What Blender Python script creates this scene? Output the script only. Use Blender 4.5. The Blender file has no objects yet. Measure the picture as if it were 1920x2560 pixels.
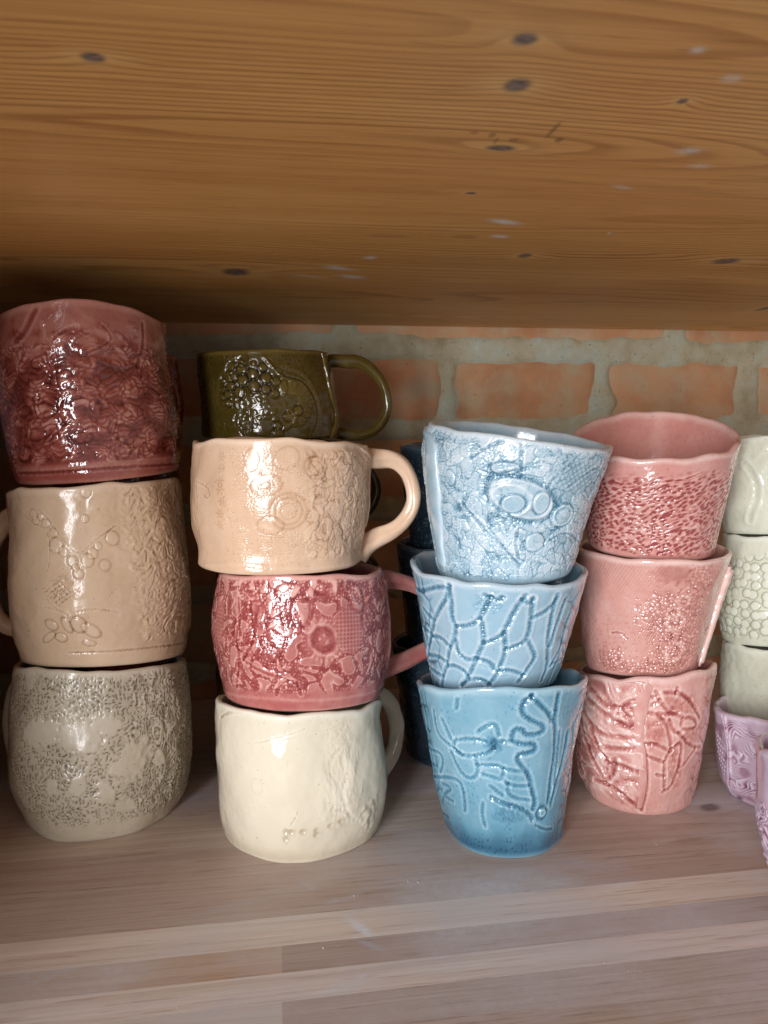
import bpy, bmesh, math, random
import numpy as np
from mathutils import Vector, Matrix

# ------------------------------------------------------------------ scene, camera, light
scene = bpy.context.scene
COL = scene.collection
FPX, PW, PH = 1923.0, 1920, 2560          # focal length and size of the photograph in pixels
CAM = np.array([0.0, 0.0, 0.21])
YAW, PITCH, ROLL = math.radians(8.6), math.radians(5.6), math.radians(0.38)
fwd = np.array([math.sin(YAW)*math.cos(PITCH), math.cos(YAW)*math.cos(PITCH), -math.sin(PITCH)])
r0 = np.array([math.cos(YAW), -math.sin(YAW), 0.0])
u0 = np.cross(r0, fwd)
rgt = r0*math.cos(ROLL) - u0*math.sin(ROLL)
upv = u0*math.cos(ROLL) + r0*math.sin(ROLL)

cd = bpy.data.cameras.new("camera")
cd.sensor_fit = 'VERTICAL'; cd.sensor_height = 36.0; cd.lens = FPX/PH*36.0
cd.clip_start = 0.01; cd.clip_end = 20
cd.dof.use_dof = True; cd.dof.focus_distance = 0.39; cd.dof.aperture_fstop = 24.0
cam = bpy.data.objects.new("camera", cd); COL.objects.link(cam)
M = Matrix.Identity(4)
for i in range(3):
    M[i][0] = rgt[i]; M[i][1] = upv[i]; M[i][2] = -fwd[i]; M[i][3] = CAM[i]
cam.matrix_world = M
scene.camera = cam
scene.view_settings.view_transform = 'Standard'
scene.view_settings.look = 'None'
scene.view_settings.exposure = -0.18
scene.view_settings.gamma = 1.0

world = bpy.data.worlds.new("World"); scene.world = world; world.use_nodes = True
bg = world.node_tree.nodes['Background']
bg.inputs[0].default_value = (0.95, 0.96, 1.0, 1); bg.inputs[1].default_value = 0.38

def area(name, loc, target, sx, sy, power, color):
    l = bpy.data.lights.new(name, 'AREA'); l.shape = 'RECTANGLE'; l.size = sx; l.size_y = sy
    l.energy = power; l.color = color
    o = bpy.data.objects.new(name, l); COL.objects.link(o)
    o.location = loc
    d = Vector(target) - Vector(loc)
    o.rotation_euler = d.to_track_quat('-Z', 'Y').to_euler()
    return o
# the two panes of the room's window, in front of the shelf and to the left
area("window_light", (-1.20, -1.45, 0.30), (0.05, 0.42, 0.15), 0.28, 1.30, 34.0, (0.95, 0.96, 1.0))
area("window_light", (-0.88, -1.66, 0.30), (0.05, 0.42, 0.15), 0.28, 1.30, 34.0, (0.95, 0.96, 1.0))

K = 1.15732
def ray(px, py):
    d = fwd*FPX + rgt*(px-PW/2) - upv*(py-PH/2)
    return d/np.linalg.norm(d)
def project(P):
    q = P - CAM
    z = q@fwd
    return np.stack([PW/2 + FPX*(q@rgt)/z, PH/2 - FPX*(q@upv)/z], -1)
def at_z(px, py, z):
    d = ray(px, py); k = (z-CAM[2])/d[2]
    return CAM + d*k
def at_plane(px, py, s, dist):
    d = ray(px, py)
    return CAM + d*(dist/(d@s))

SHELF_Z = 0.298      # underside of the upper board
WALL_Y = 0.620
rng = np.random.default_rng(7)
random.seed(7)

# ------------------------------------------------------------------ noise library (numpy)
def _h(ix, iy, seed):
    ix = ix.astype(np.int64).astype(np.uint32); iy = iy.astype(np.int64).astype(np.uint32)
    h = ix*np.uint32(374761393) + iy*np.uint32(668265263) + np.uint32((seed*2246822519+12345) & 0xffffffff)
    h = (h ^ (h >> np.uint32(13)))*np.uint32(1274126177)
    h = h ^ (h >> np.uint32(16))
    h = (h*np.uint32(2654435761)); h = h ^ (h >> np.uint32(15))
    return h.astype(np.float64)/4294967295.0
def noise(x, y, seed=0):
    ix = np.floor(x); iy = np.floor(y); fx = x-ix; fy = y-iy
    u = fx*fx*fx*(fx*(fx*6-15)+10); v = fy*fy*fy*(fy*(fy*6-15)+10)
    def g(dx, dy):
        a = _h(ix+dx, iy+dy, seed)*2*math.pi
        return np.cos(a)*(fx-dx) + np.sin(a)*(fy-dy)
    return 1.5*((g(0,0)*(1-u)+g(1,0)*u)*(1-v) + (g(0,1)*(1-u)+g(1,1)*u)*v)
def fbm(x, y, seed=0, oct=3, gain=.5):
    r = 0; a = 1; t = 0
    for i in range(oct):
        r = r + a*noise(x*2**i, y*2**i, seed+i*17); t += a; a *= gain
    return r/t*1.3
def ridge(x, y, seed=0, oct=3):
    r = 0; a = 1; t = 0
    for i in range(oct):
        r = r + a*(1-2*np.abs(noise(x*2**i, y*2**i, seed+i*31))); t += a; a *= .5
    return r/t
def voro(x, y, seed=0, jit=.9):
    ix = np.floor(x); iy = np.floor(y)
    f1 = np.full(x.shape, 9.0); f2 = np.full(x.shape, 9.0); cid = np.zeros(x.shape)
    for dx in (-1,0,1):
        for dy in (-1,0,1):
            cx = ix+dx; cy = iy+dy
            a = _h(cx, cy, seed); b = _h(cx, cy, seed+91)
            d = np.hypot(cx+.5+(a-.5)*jit-x, cy+.5+(b-.5)*jit-y)
            n = d < f1
            f2 = np.where(n, f1, np.minimum(f2, d)); cid = np.where(n, _h(cx, cy, seed+7), cid); f1 = np.where(n, d, f1)
    return f1, f2, cid
def sm(a, b, x):
    t = np.clip((x-a)/(b-a), 0, 1); return t*t*(3-2*t)

# ------------------------------------------------------------------ materials
def new_mat(name):
    m = bpy.data.materials.new(name); m.use_nodes = True
    nt = m.node_tree; nt.nodes.clear()
    out = nt.nodes.new('ShaderNodeOutputMaterial'); b = nt.nodes.new('ShaderNodeBsdfPrincipled')
    nt.links.new(b.outputs[0], out.inputs[0])
    return m, nt, b
def lin(c):
    return tuple(((v/255)/12.92 if v/255 <= .04045 else ((v/255+.055)/1.055)**2.4) for v in c)
def N(nt, t, **kw):
    n = nt.nodes.new(t)
    for k, v in kw.items(): setattr(n, k, v)
    return n
def math_(nt, op, a, b=None, c=None):
    n = N(nt, 'ShaderNodeMath', operation=op)
    for i, v in enumerate((a, b, c)):
        if v is None: continue
        if isinstance(v, (int, float)): n.inputs[i].default_value = v
        else: nt.links.new(v, n.inputs[i])
    return n.outputs[0]
def mix_(nt, f, a, b, blend='MIX'):
    n = N(nt, 'ShaderNodeMix', data_type='RGBA', blend_type=blend)
    for i, v in ((0, f), (6, a), (7, b)):
        if isinstance(v, (int, float)): n.inputs[i].default_value = v
        elif isinstance(v, tuple): n.inputs[i].default_value = (*v, 1) if len(v) == 3 else v
        else: nt.links.new(v, n.inputs[i])
    return n.outputs[2]
def ramp_(nt, f, stops, interp='LINEAR'):
    n = N(nt, 'ShaderNodeValToRGB'); n.color_ramp.interpolation = interp
    el = n.color_ramp.elements
    while len(el) < len(stops): el.new(.5)
    for e, (p, c) in zip(el, stops): e.position = p; e.color = (*c, 1)
    nt.links.new(f, n.inputs[0]); return n.outputs[0]

def glaze(name, deep, mid, thin, rough=.13, bump=.15, bscale=900, mottle=.18, coat=.18):
    """glazed clay: colour follows how thick the glaze lies (attribute pool: 0 pooled, 1 thin)"""
    m, nt, b = new_mat(name)
    at = N(nt, 'ShaderNodeAttribute', attribute_name='pool')
    tc = N(nt, 'ShaderNodeTexCoord')
    n1 = N(nt, 'ShaderNodeTexNoise'); n1.inputs['Scale'].default_value = 60; n1.inputs['Detail'].default_value = 4
    n2 = N(nt, 'ShaderNodeTexNoise'); n2.inputs['Scale'].default_value = 420; n2.inputs['Detail'].default_value = 3
    nt.links.new(tc.outputs['Object'], n1.inputs[0]); nt.links.new(tc.outputs['Object'], n2.inputs[0])
    p = math_(nt, 'ADD', at.outputs['Fac'], math_(nt, 'MULTIPLY', math_(nt, 'SUBTRACT', n1.outputs[0], .5), mottle*2.2))
    p = math_(nt, 'ADD', p, math_(nt, 'MULTIPLY', math_(nt, 'SUBTRACT', n2.outputs[0], .5), mottle))
    c = ramp_(nt, p, [(0.0, lin(deep)), (.5, lin(mid)), (1.0, lin(thin))])
    n4 = N(nt, 'ShaderNodeTexNoise'); n4.inputs['Scale'].default_value = 780; n4.inputs['Detail'].default_value = 1
    nt.links.new(tc.outputs['Object'], n4.inputs[0])
    sp = ramp_(nt, n4.outputs[0], [(.735, (0,0,0)), (.765, (.6,.6,.6))])
    c = mix_(nt, sp, c, tuple(v*.7 for v in lin(deep)))
    nt.links.new(c, b.inputs['Base Color'])
    n3 = N(nt, 'ShaderNodeTexNoise'); n3.inputs['Scale'].default_value = 30
    nt.links.new(tc.outputs['Object'], n3.inputs[0])
    rr = math_(nt, 'MULTIPLY_ADD', n3.outputs[0], rough*.9, rough*.55)
    nt.links.new(rr, b.inputs['Roughness'])
    b.inputs['IOR'].default_value = 1.52
    b.inputs['Coat Weight'].default_value = coat; b.inputs['Coat Roughness'].default_value = .04
    bn = N(nt, 'ShaderNodeTexNoise'); bn.inputs['Scale'].default_value = bscale; bn.inputs['Detail'].default_value = 2
    nt.links.new(tc.outputs['Object'], bn.inputs[0])
    bp = N(nt, 'ShaderNodeBump'); bp.inputs['Strength'].default_value = bump; bp.inputs['Distance'].default_value = .0004
    nt.links.new(bn.outputs[0], bp.inputs['Height']); nt.links.new(bp.outputs[0], b.inputs['Normal'])
    nt.links.new(bp.outputs[0], b.inputs['Coat Normal'])
    return m

def tag(o, label=None, cat=None, group=None, kind=None):
    if label: o['label'] = label
    if cat: o['category'] = cat
    if group: o['group'] = group
    if kind: o['kind'] = kind
    return o
def mesh_obj(name, verts, faces, mat, parent=None, smooth=True, pool=None):
    me = bpy.data.meshes.new(name)
    if isinstance(faces, np.ndarray):
        nf = len(faces)
        me.vertices.add(len(verts)); me.vertices.foreach_set('co', np.asarray(verts, dtype=np.float32).ravel())
        me.loops.add(nf*4); me.loops.foreach_set('vertex_index', faces.astype(np.int32).ravel())
        me.polygons.add(nf); me.polygons.foreach_set('loop_start', np.arange(nf, dtype=np.int32)*4)
        try: me.polygons.foreach_set('loop_total', np.full(nf, 4, dtype=np.int32))
        except Exception: pass
        me.update(calc_edges=True)
    else:
        me.from_pydata([tuple(v) for v in verts], [], faces); me.update()
    if smooth: me.polygons.foreach_set('use_smooth', [True]*len(me.polygons))
    if pool is not None:
        a = me.attributes.new('pool', 'FLOAT', 'POINT'); a.data.foreach_set('value', np.asarray(pool, dtype=np.float32).ravel())
    me.materials.append(mat)
    o = bpy.data.objects.new(name, me); COL.objects.link(o)
    if parent is not None: o.parent = parent
    return o

# ------------------------------------------------------------------ vessels
def resample(pts, n):
    pts = np.array(pts, float)*K
    seg = np.abs(np.diff(pts[:,1])) + 1e-6
    u = np.concatenate([[0], np.cumsum(seg)]); u /= u[-1]
    t = np.linspace(0, 1, n)
    out = np.stack([np.interp(t, u, pts[:,0]), np.interp(t, u, pts[:,1])], -1)
    k = np.exp(-np.linspace(-2,2,9)**2); k /= k.sum()
    for c in range(2):
        pad = np.concatenate([2*out[0,c]-out[1:5,c][::-1], out[:,c], 2*out[-1,c]-out[-5:-1,c][::-1]])
        out[:,c] = np.convolve(pad, k, 'valid')
    return out

class Vessel:
    """a hand-built cup or mug; its outline is given by left and right profile points (bottom to top)"""
    def __init__(V, dist, left, right, rim_front, rim_back=None, bot_front=None, floor=False, seed=1,
                 wall=.0034, nu=400, nv=170, wob=.0007, rimwob=.0011, amp=1.0):
        V.seed = seed; V.amp = amp
        L = resample(left, 64); R = resample(right, 64)
        mb = (L[0]+R[0])/2
        d0 = ray(*mb); s = np.array([d0[0], d0[1], 0]); s /= np.linalg.norm(s)
        V.s = s; V.dist = dist
        PL = np.array([at_plane(p[0], p[1], s, dist) for p in L]); PR = np.array([at_plane(p[0], p[1], s, dist) for p in R])
        tt = np.linspace(0, 1, 64)
        if floor:
            e1 = PL[0,2]; e2 = PR[0,2]
            PL[:,2] -= e1*(1-tt)**2; PR[:,2] -= e2*(1-tt)**2
        C = (PL+PR)/2; Rv = (PR-PL)/2*.993
        r = np.linalg.norm(Rv, axis=1)
        V.C, V.Rv, V.r, V.tt = C, Rv, r, tt
        def front_dz(i, yy, sgn):
            c = project(C[i])
            P = at_plane(c[0], yy*K, s, dist + sgn*r[i])
            return P[2]-C[i,2]
        dtf = front_dz(-1, rim_front, -1) if rim_front else 0
        dtb = front_dz(-1, rim_back, 1) if rim_back else -dtf*.5
        dbf = 0 if (floor or bot_front is None) else front_dz(0, bot_front, -1)
        dbb = 0 if floor else -dbf
        V.dt = (dtf, dtb); V.db = (dbf, dbb)
        nf = int(nu*.86)
        th = np.concatenate([np.linspace(-190, 10, nf, endpoint=False), np.linspace(10, 170, nu-nf, endpoint=False)])
        V.th = np.radians(th); V.nu = nu
        V.H = float(C[-1,2]-C[0,2]); V.rm = float(r.mean())
        V.wob, V.rimwob, V.wall, V.nv = wob, rimwob, wall, nv
        # outer grid coordinates, in millimetres, zero at the side that faces the room
        V.t = np.linspace(0, 1, nv)
        sgrid = (V.th+math.pi/2)*V.rm*1000
        V.S, V.T = np.meshgrid(sgrid, V.t*V.H*1000)
        V.tn = np.broadcast_to(V.t[:,None], V.S.shape)
        V.h = np.zeros(V.S.shape); V.pool = np.full(V.S.shape, .55)
        # coarse lookup from photograph position to surface position
        ia = np.arange(0, nf, 3); ja = np.arange(0, nv, 3)
        P = V.ring(V.t[ja][:,None], V.th[ia][None,:])
        V.lp = project(P.reshape(-1,3)); V.ls = np.repeat(sgrid[ia][None,:], len(ja), 0).ravel(); V.lt = np.repeat((V.t[ja]*V.H*1000)[:,None], len(ia), 1).ravel()
    def ring(V, t, th, inset=0.0, dz=0.0, scale=1.0):
        t, th = np.broadcast_arrays(t, th)
        g = lambda a: np.interp(t, V.tt, a)
        C = np.stack([g(V.C[:,i]) for i in range(3)], -1); Rv = np.stack([g(V.Rv[:,i]) for i in range(3)], -1); r = g(V.r)
        k = ((r-inset)/r*scale)
        c = np.cos(th); sn = np.sin(th)
        wobv = V.wob*(noise(c*1.3+V.seed*3.1, sn*1.3+t*1.6+5, V.seed) + .6*noise(c*2.6+9, sn*2.6+t*3.1+V.seed, V.seed+3))
        k = k + wobv/r*np.minimum(1, k*2)
        P = C + Rv*(c*k)[...,None] + V.s*(r*sn*k)[...,None]
        f = V.db[0]*(1-t)+V.dt[0]*t; b = V.db[1]*(1-t)+V.dt[1]*t
        z = -(f-b)/2*sn*k + (f+b)/2*(sn*k)**2
        rw = V.rimwob*(noise(c*2.1+V.seed, sn*2.1+7.7, V.seed+11)*1.2 + .35*noise(c*3.3+V.seed, sn*3.3+1.3, V.seed+12))*t**2
        P[...,2] += z + dz + rw
        return P
    def xy(V, px, py):
        d = (V.lp[:,0]-px)**2 + (V.lp[:,1]-py)**2
        i = int(np.argmin(d)); return V.ls[i], V.lt[i]
    # ---- relief tools, all in millimetres on the surface
    def pts(V, o, sc, pl):
        return np.array([V.xy(o[0]+x/sc, o[1]+y/sc) for x, y in pl])
    def dline(V, P, wig=.25):
        X = V.S + wig*noise(V.S*.9, V.T*.9, V.seed+40)*2; Y = V.T + wig*noise(V.S*.9+50, V.T*.9, V.seed+41)*2
        best = np.full(X.shape, 1e3); al = np.zeros(X.shape); acc = 0
        for (x0,y0),(x1,y1) in zip(P[:-1], P[1:]):
            dx, dy = x1-x0, y1-y0; L2 = dx*dx+dy*dy
            if L2 < 1e-6: continue
            u = np.clip(((X-x0)*dx+(Y-y0)*dy)/L2, 0, 1)
            d = np.hypot(X-x0-u*dx, Y-y0-u*dy)
            m = d < best; best = np.where(m, d, best); al = np.where(m, acc+u*math.sqrt(L2), al)
            acc += math.sqrt(L2)
        return best, al
    def smooth(V, P, n=2):
        for _ in range(n):
            Q = [P[0]]
            for a, b in zip(P[:-1], P[1:]): Q += [a*.75+b*.25, a*.25+b*.75]
            Q.append(P[-1]); P = np.array(Q)
        return P
    def groove(V, P, w=1.2, depth=.4, rope=0, lip=.12, pool=-.35, sm_=True):
        if sm_: P = V.smooth(P)
        d, al = V.dline(P)
        g = np.exp(-(d/(w*.55))**2)
        if rope: g = g*(1-rope*(.5+.5*np.sin(al*2*math.pi/1.5 + d*2.5)))
        e = np.exp(-((d-w*.95)/(w*.35))**2)
        V.h += -depth*g + lip*e
        V.pool += pool*g*(1) + .22*e
    def ridge_(V, P, w=2, hgt=.6, pool=.1, flat=2):
        P = V.smooth(P); d, al = V.dline(P)
        g = np.exp(-(d/w)**(2*flat)); V.h += hgt*g; V.pool += pool*g
        return d
    def el(V, c, rx, ry, rot=0):
        X = V.S-c[0]; Y = V.T-c[1]; cr, sr = math.cos(rot), math.sin(rot)
        return np.hypot((X*cr+Y*sr)/rx, (-X*sr+Y*cr)/ry)
    def dome(V, c, rx, ry, h, rot=0, moat=.5, p=1.6):
        q = V.el(c, rx, ry, rot)
        g = np.clip(1-q**(2*p), 0, 1)**.7; e = np.exp(-((q-1.1)/.16)**2)
        V.h += h*g - moat*h*e; V.pool += .12*g - .3*e*moat*2
    def ring_(V, c, rx, ry, w, h, rot=0, pool=.0, beads=0):
        q = V.el(c, rx, ry, rot); e = np.exp(-((q-1)/w)**2)
        if beads:
            a = np.arctan2(V.T-c[1], V.S-c[0]); e = e*(.5+.5*np.cos(a*beads))
        V.h += h*e; V.pool += pool*e
    def blob(V, c, rx, ry, rot=0, soft=.35, rag=.25):
        q = V.el(c, rx, ry, rot) + rag*noise(V.S*.35, V.T*.35, V.seed+77)*1.5
        return 1-sm(1-soft, 1+soft, q)
    def dashes(V, cell, ang, ln, wd, depth, mask=1, seed=0, pool=-.4, jit=.75, ax=1.0, keep=2.0):
        X = V.S/cell*ax; Y = V.T/cell; ix = np.floor(X); iy = np.floor(Y)
        out = np.zeros(X.shape)
        for dx in (-1,0,1):
            for dy in (-1,0,1):
                cx = ix+dx; cy = iy+dy
                a = _h(cx, cy, seed+V.seed); b = _h(cx, cy, seed+V.seed+91); c = _h(cx, cy, seed+V.seed+17)
                px = (cx+.5+(a-.5)*jit)/ax; py = cy+.5+(b-.5)*jit
                A = ang + (c-.5)*.7
                ux = (X/ax-px)*cell; uy = (Y-py)*cell
                p = ux*np.cos(A)+uy*np.sin(A); q = -ux*np.sin(A)+uy*np.cos(A) + .25*p*p/ln*(a-.5)*2
                g = np.exp(-(p/(ln*.5))**4 - (q/(wd*.5))**2)*(.55+.45*b)*(c < keep)
                out = np.maximum(out, g)
        V.h -= depth*out*mask; V.pool += pool*out*mask
    def build(V, name, mat, parent, h=None):
        nu, nv = V.nu, V.nv
        edge = sm(0, .05, V.tn)*(1-sm(.975, 1.0, V.tn)*.8)
        V.h = V.h*V.amp + .30*noise(V.S*.09, V.T*.09, V.seed+60) + .10*noise(V.S*.25, V.T*.25, V.seed+61)
        H = V.h*edge/1000.0
        rows = []; pools = []
        w = V.wall
        foot = .0011
        th = V.th
        # under the base, outer wall, lip, inner wall, inner floor
        for sc in (.03, .4, .8, .93): rows.append(V.ring(0.0, th, inset=foot, scale=sc, dz=.0002)); pools.append(np.full(nu, .5))
        ins = foot*(1-np.clip(V.t/.03, 0, 1))**2
        base = V.ring(V.t[:,None], th[None,:], inset=ins[:,None])
        Rn = V.Rv[32]/np.linalg.norm(V.Rv[32])
        nrm = Rn[None,:]*np.cos(th)[:,None] + V.s[None,:]*np.sin(th)[:,None]
        base = base + nrm[None,:,:]*H[:,:,None]
        lipn = noise(np.cos(th)*4+V.seed, np.sin(th)*4, V.seed+5)
        for j in range(nv): rows.append(base[j]); pools.append(V.pool[j]*edge[j] + .6*(1-edge[j]) + (.28*sm(.955, 1, V.t[j])) + .18*sm(.03, .0, V.t[j]))
        for k in range(1, 7):
            a = k/7*math.pi
            rows.append(V.ring(1.0, th, inset=w/2*(1-math.cos(a)), dz=w*.45*math.sin(a)*(1+.25*lipn))); pools.append(np.full(nu, .82))
        for t in np.linspace(1, .09, 22):
            rows.append(V.ring(t, th, inset=w*(1+.25*(1-t)))); pools.append(np.full(nu, .5+.3*sm(.95,1,np.array(t))))
        for sc in (.93, .8, .5, .03): rows.append(V.ring(.055, th, inset=w*1.3, scale=sc)); pools.append(np.full(nu, .45))
        VV = np.concatenate(rows); n = len(rows)
        i = np.arange(nu); j = np.arange(n-1)
        a = (j[:,None]*nu + i[None,:]); b = (j[:,None]*nu + (i[None,:]+1) % nu)
        F = np.stack([a, b, b+nu, a+nu], -1).reshape(-1, 4)
        o = mesh_obj(name, VV, F, mat, parent, True, np.clip(np.concatenate(pools), 0, 1))
        return o
    def origin(V):
        return Vector((float(V.C[0,0]), float(V.C[0,1]), float(V.C[0,2])))

def tube(V, name, mat, parent, pl, rw, rd, depth, n=72, m=20, crease=0.0, seed=0, pool=.6):
    """handle: a swept, slightly irregular strap; pl are profile points, depth its distance behind the mug's middle"""
    pl = np.array(pl, float)*K
    k = len(pl); dep = np.interp(np.linspace(0,1,k), np.linspace(0,1,len(depth)), depth)
    P = np.array([at_plane(x, y, V.s, V.dist+d) for (x, y), d in zip(pl, dep)])
    for _ in range(3):
        Q = [P[0]]
        for a, b in zip(P[:-1], P[1:]): Q += [a*.75+b*.25, a*.25+b*.75]
        Q.append(P[-1]); P = np.array(Q)
    seg = np.concatenate([[0], np.cumsum(np.linalg.norm(np.diff(P, axis=0), axis=1))]); u = seg/seg[-1]
    t = np.linspace(0, 1, n)
    P = np.stack([np.interp(t, u, P[:,i]) for i in range(3)], -1)
    T = np.gradient(P, axis=0); T /= np.linalg.norm(T, axis=1)[:,None]
    B = np.broadcast_to(V.s, T.shape); B = B - (B*T).sum(1)[:,None]*T; B /= np.linalg.norm(B, axis=1)[:,None]
    Nn = np.cross(T, B)
    RW = np.interp(t, np.linspace(0,1,len(rw)), rw); RD = np.interp(t, np.linspace(0,1,len(rd)), rd)
    ph = np.linspace(0, 2*math.pi, m, endpoint=False)
    verts = []; 
    for j in range(n):
        wn = 1 + .13*noise(np.cos(ph)*1.2+t[j]*7+seed, np.sin(ph)*1.2+seed*1.7, seed+9)
        c = np.cos(ph)*wn; sn = np.sin(ph)*wn
        sq = 1 - crease*np.exp(-((ph-math.pi*1.35)/.35)**2)
        verts.append(P[j] + Nn[j]*(c*RW[j]*sq)[:,None] + B[j]*(sn*RD[j]*sq)[:,None])
    VV = np.concatenate(verts)
    i = np.arange(m); j = np.arange(n-1)
    a = (j[:,None]*m+i[None,:]); b = (j[:,None]*m+(i[None,:]+1) % m)
    F = np.stack([a, a+m, b+m, b], -1).reshape(-1,4)
    pv = np.full(len(VV), pool) + .25*np.tile(np.abs(np.cos(ph))**6, n)
    return mesh_obj(name, VV, F, mat, parent, True, np.clip(pv, 0, 1))

def thing(V, name, label, cat, group):
    e = bpy.data.objects.new(name, None); COL.objects.link(e); e.empty_display_size = .02
    tag(e, label, cat, group)
    e.location = V.origin()
    return e
def adopt(e):
    bpy.context.view_layer.update()
    inv = Matrix.Translation(-e.location)
    for c in e.children: c.matrix_parent_inverse = Matrix.Identity(4); c.data.transform(inv)
def single(V, name, mat, label, cat, group):
    o = V.build(name, mat, None); loc = V.origin()
    o.data.transform(Matrix.Translation(-loc)); o.location = loc
    return tag(o, label, cat, group)

def strap(V, name, mat, parent, st, wid, thk, n=80, m=18, pool=.6, seed=0, wav=.12):
    """clay strip laid over the outer wall of a vessel; st are surface positions in mm"""
    st = np.array(st, float)
    for _ in range(3):
        Q = [st[0]]
        for a, b in zip(st[:-1], st[1:]): Q += [a*.75+b*.25, a*.25+b*.75]
        Q.append(st[-1]); st = np.array(Q)
    seg = np.concatenate([[0], np.cumsum(np.linalg.norm(np.diff(st, axis=0), axis=1))]); u = seg/seg[-1]
    t = np.linspace(0, 1, n)
    S = np.interp(t, u, st[:,0]); T = np.interp(t, u, st[:,1])
    W = np.interp(t, np.linspace(0,1,len(wid)), wid); TH = np.interp(t, np.linspace(0,1,len(thk)), thk)
    verts = []; ph = np.linspace(0, 2*math.pi, m, endpoint=False)
    for j in range(n):
        wl = W[j]*(1+wav*noise(np.array([t[j]*9.0]), np.array([seed+.5]), 3)[0]*2)
        ss = S[j] + np.sign(np.cos(ph))*np.abs(np.cos(ph))**.8*wl/2
        thv = ss/(V.rm*1000) - math.pi/2
        P = V.ring(np.full(m, T[j]/(V.H*1000)), thv)
        Rn = V.Rv[32]/np.linalg.norm(V.Rv[32])
        nrm = Rn[None,:]*np.cos(thv)[:,None] + V.s[None,:]*np.sin(thv)[:,None]
        off = np.sign(np.sin(ph))*np.abs(np.sin(ph))**.6*TH[j]*(1 if 3 < j < n-3 else .5)
        off = off + .15*noise(ss*.5, np.full(m, T[j]*.25), seed+4)
        verts.append(P + nrm*(off/1000)[:,None])
    VV = np.concatenate(verts)
    i = np.arange(m); j = np.arange(n-1)
    a = (j[:,None]*m+i[None,:]); b = (j[:,None]*m+(i[None,:]+1) % m)
    F = np.stack([a, b, b+m, a+m], -1).reshape(-1,4)
    pv = pool + .3*np.tile(np.abs(np.cos(ph))**4, n) + .12*noise(np.repeat(t*14, m), np.tile(ph, n), 8)
    return mesh_obj(name, VV, F, mat, parent, True, np.clip(pv, 0, 1))

# ------------------------------------------------------------------ glazes
G_redbrown = glaze("glaze_red_brown", (88,32,28), (156,82,72), (208,150,134), rough=.10, coat=.6)
G_beige    = glaze("glaze_beige", (132,92,64), (226,196,162), (240,216,190), rough=.24)
G_grey     = glaze("glaze_grey", (78,66,48), (200,188,164), (224,214,194), rough=.26)
G_olive    = glaze("glaze_olive", (32,24,8), (80,66,24), (126,106,54), rough=.12, coat=.38)
G_peach    = glaze("glaze_peach", (148,100,68), (218,182,150), (240,212,186), rough=.20)
G_rose     = glaze("glaze_rose", (128,46,46), (176,96,92), (228,176,164), rough=.10, coat=.6)
G_cream    = glaze("glaze_cream", (170,150,116), (226,216,192), (240,234,216), rough=.12, mottle=.1)
G_paleblue = glaze("glaze_pale_blue", (66,116,142), (166,196,210), (224,234,240), rough=.10, coat=.38)
G_skyblue  = glaze("glaze_sky_blue", (56,110,136), (144,184,204), (208,224,232), rough=.08, coat=.9, mottle=.08)
G_blue     = glaze("glaze_blue", (22,80,112), (104,160,184), (178,210,222), rough=.10, coat=.9, mottle=.12)
G_navy     = glaze("glaze_dark_blue", (14,24,32), (38,54,66), (84,100,112), rough=.2, coat=.4)
G_pink     = glaze("glaze_pink", (152,72,70), (208,146,136), (238,204,194), rough=.09, coat=.38)
G_pink2    = glaze("glaze_pink_pale", (150,84,76), (212,154,142), (238,204,194), rough=.12, coat=.7)
G_celadon  = glaze("glaze_celadon", (126,132,98), (216,220,198), (232,236,220), rough=.12)
G_lavender = glaze("glaze_lavender", (104,40,62), (190,158,176), (228,214,230), rough=.09, coat=.38)
G_darkred  = glaze("glaze_dark_red", (50,12,12), (100,36,32), (140,80,70), rough=.12)

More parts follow.
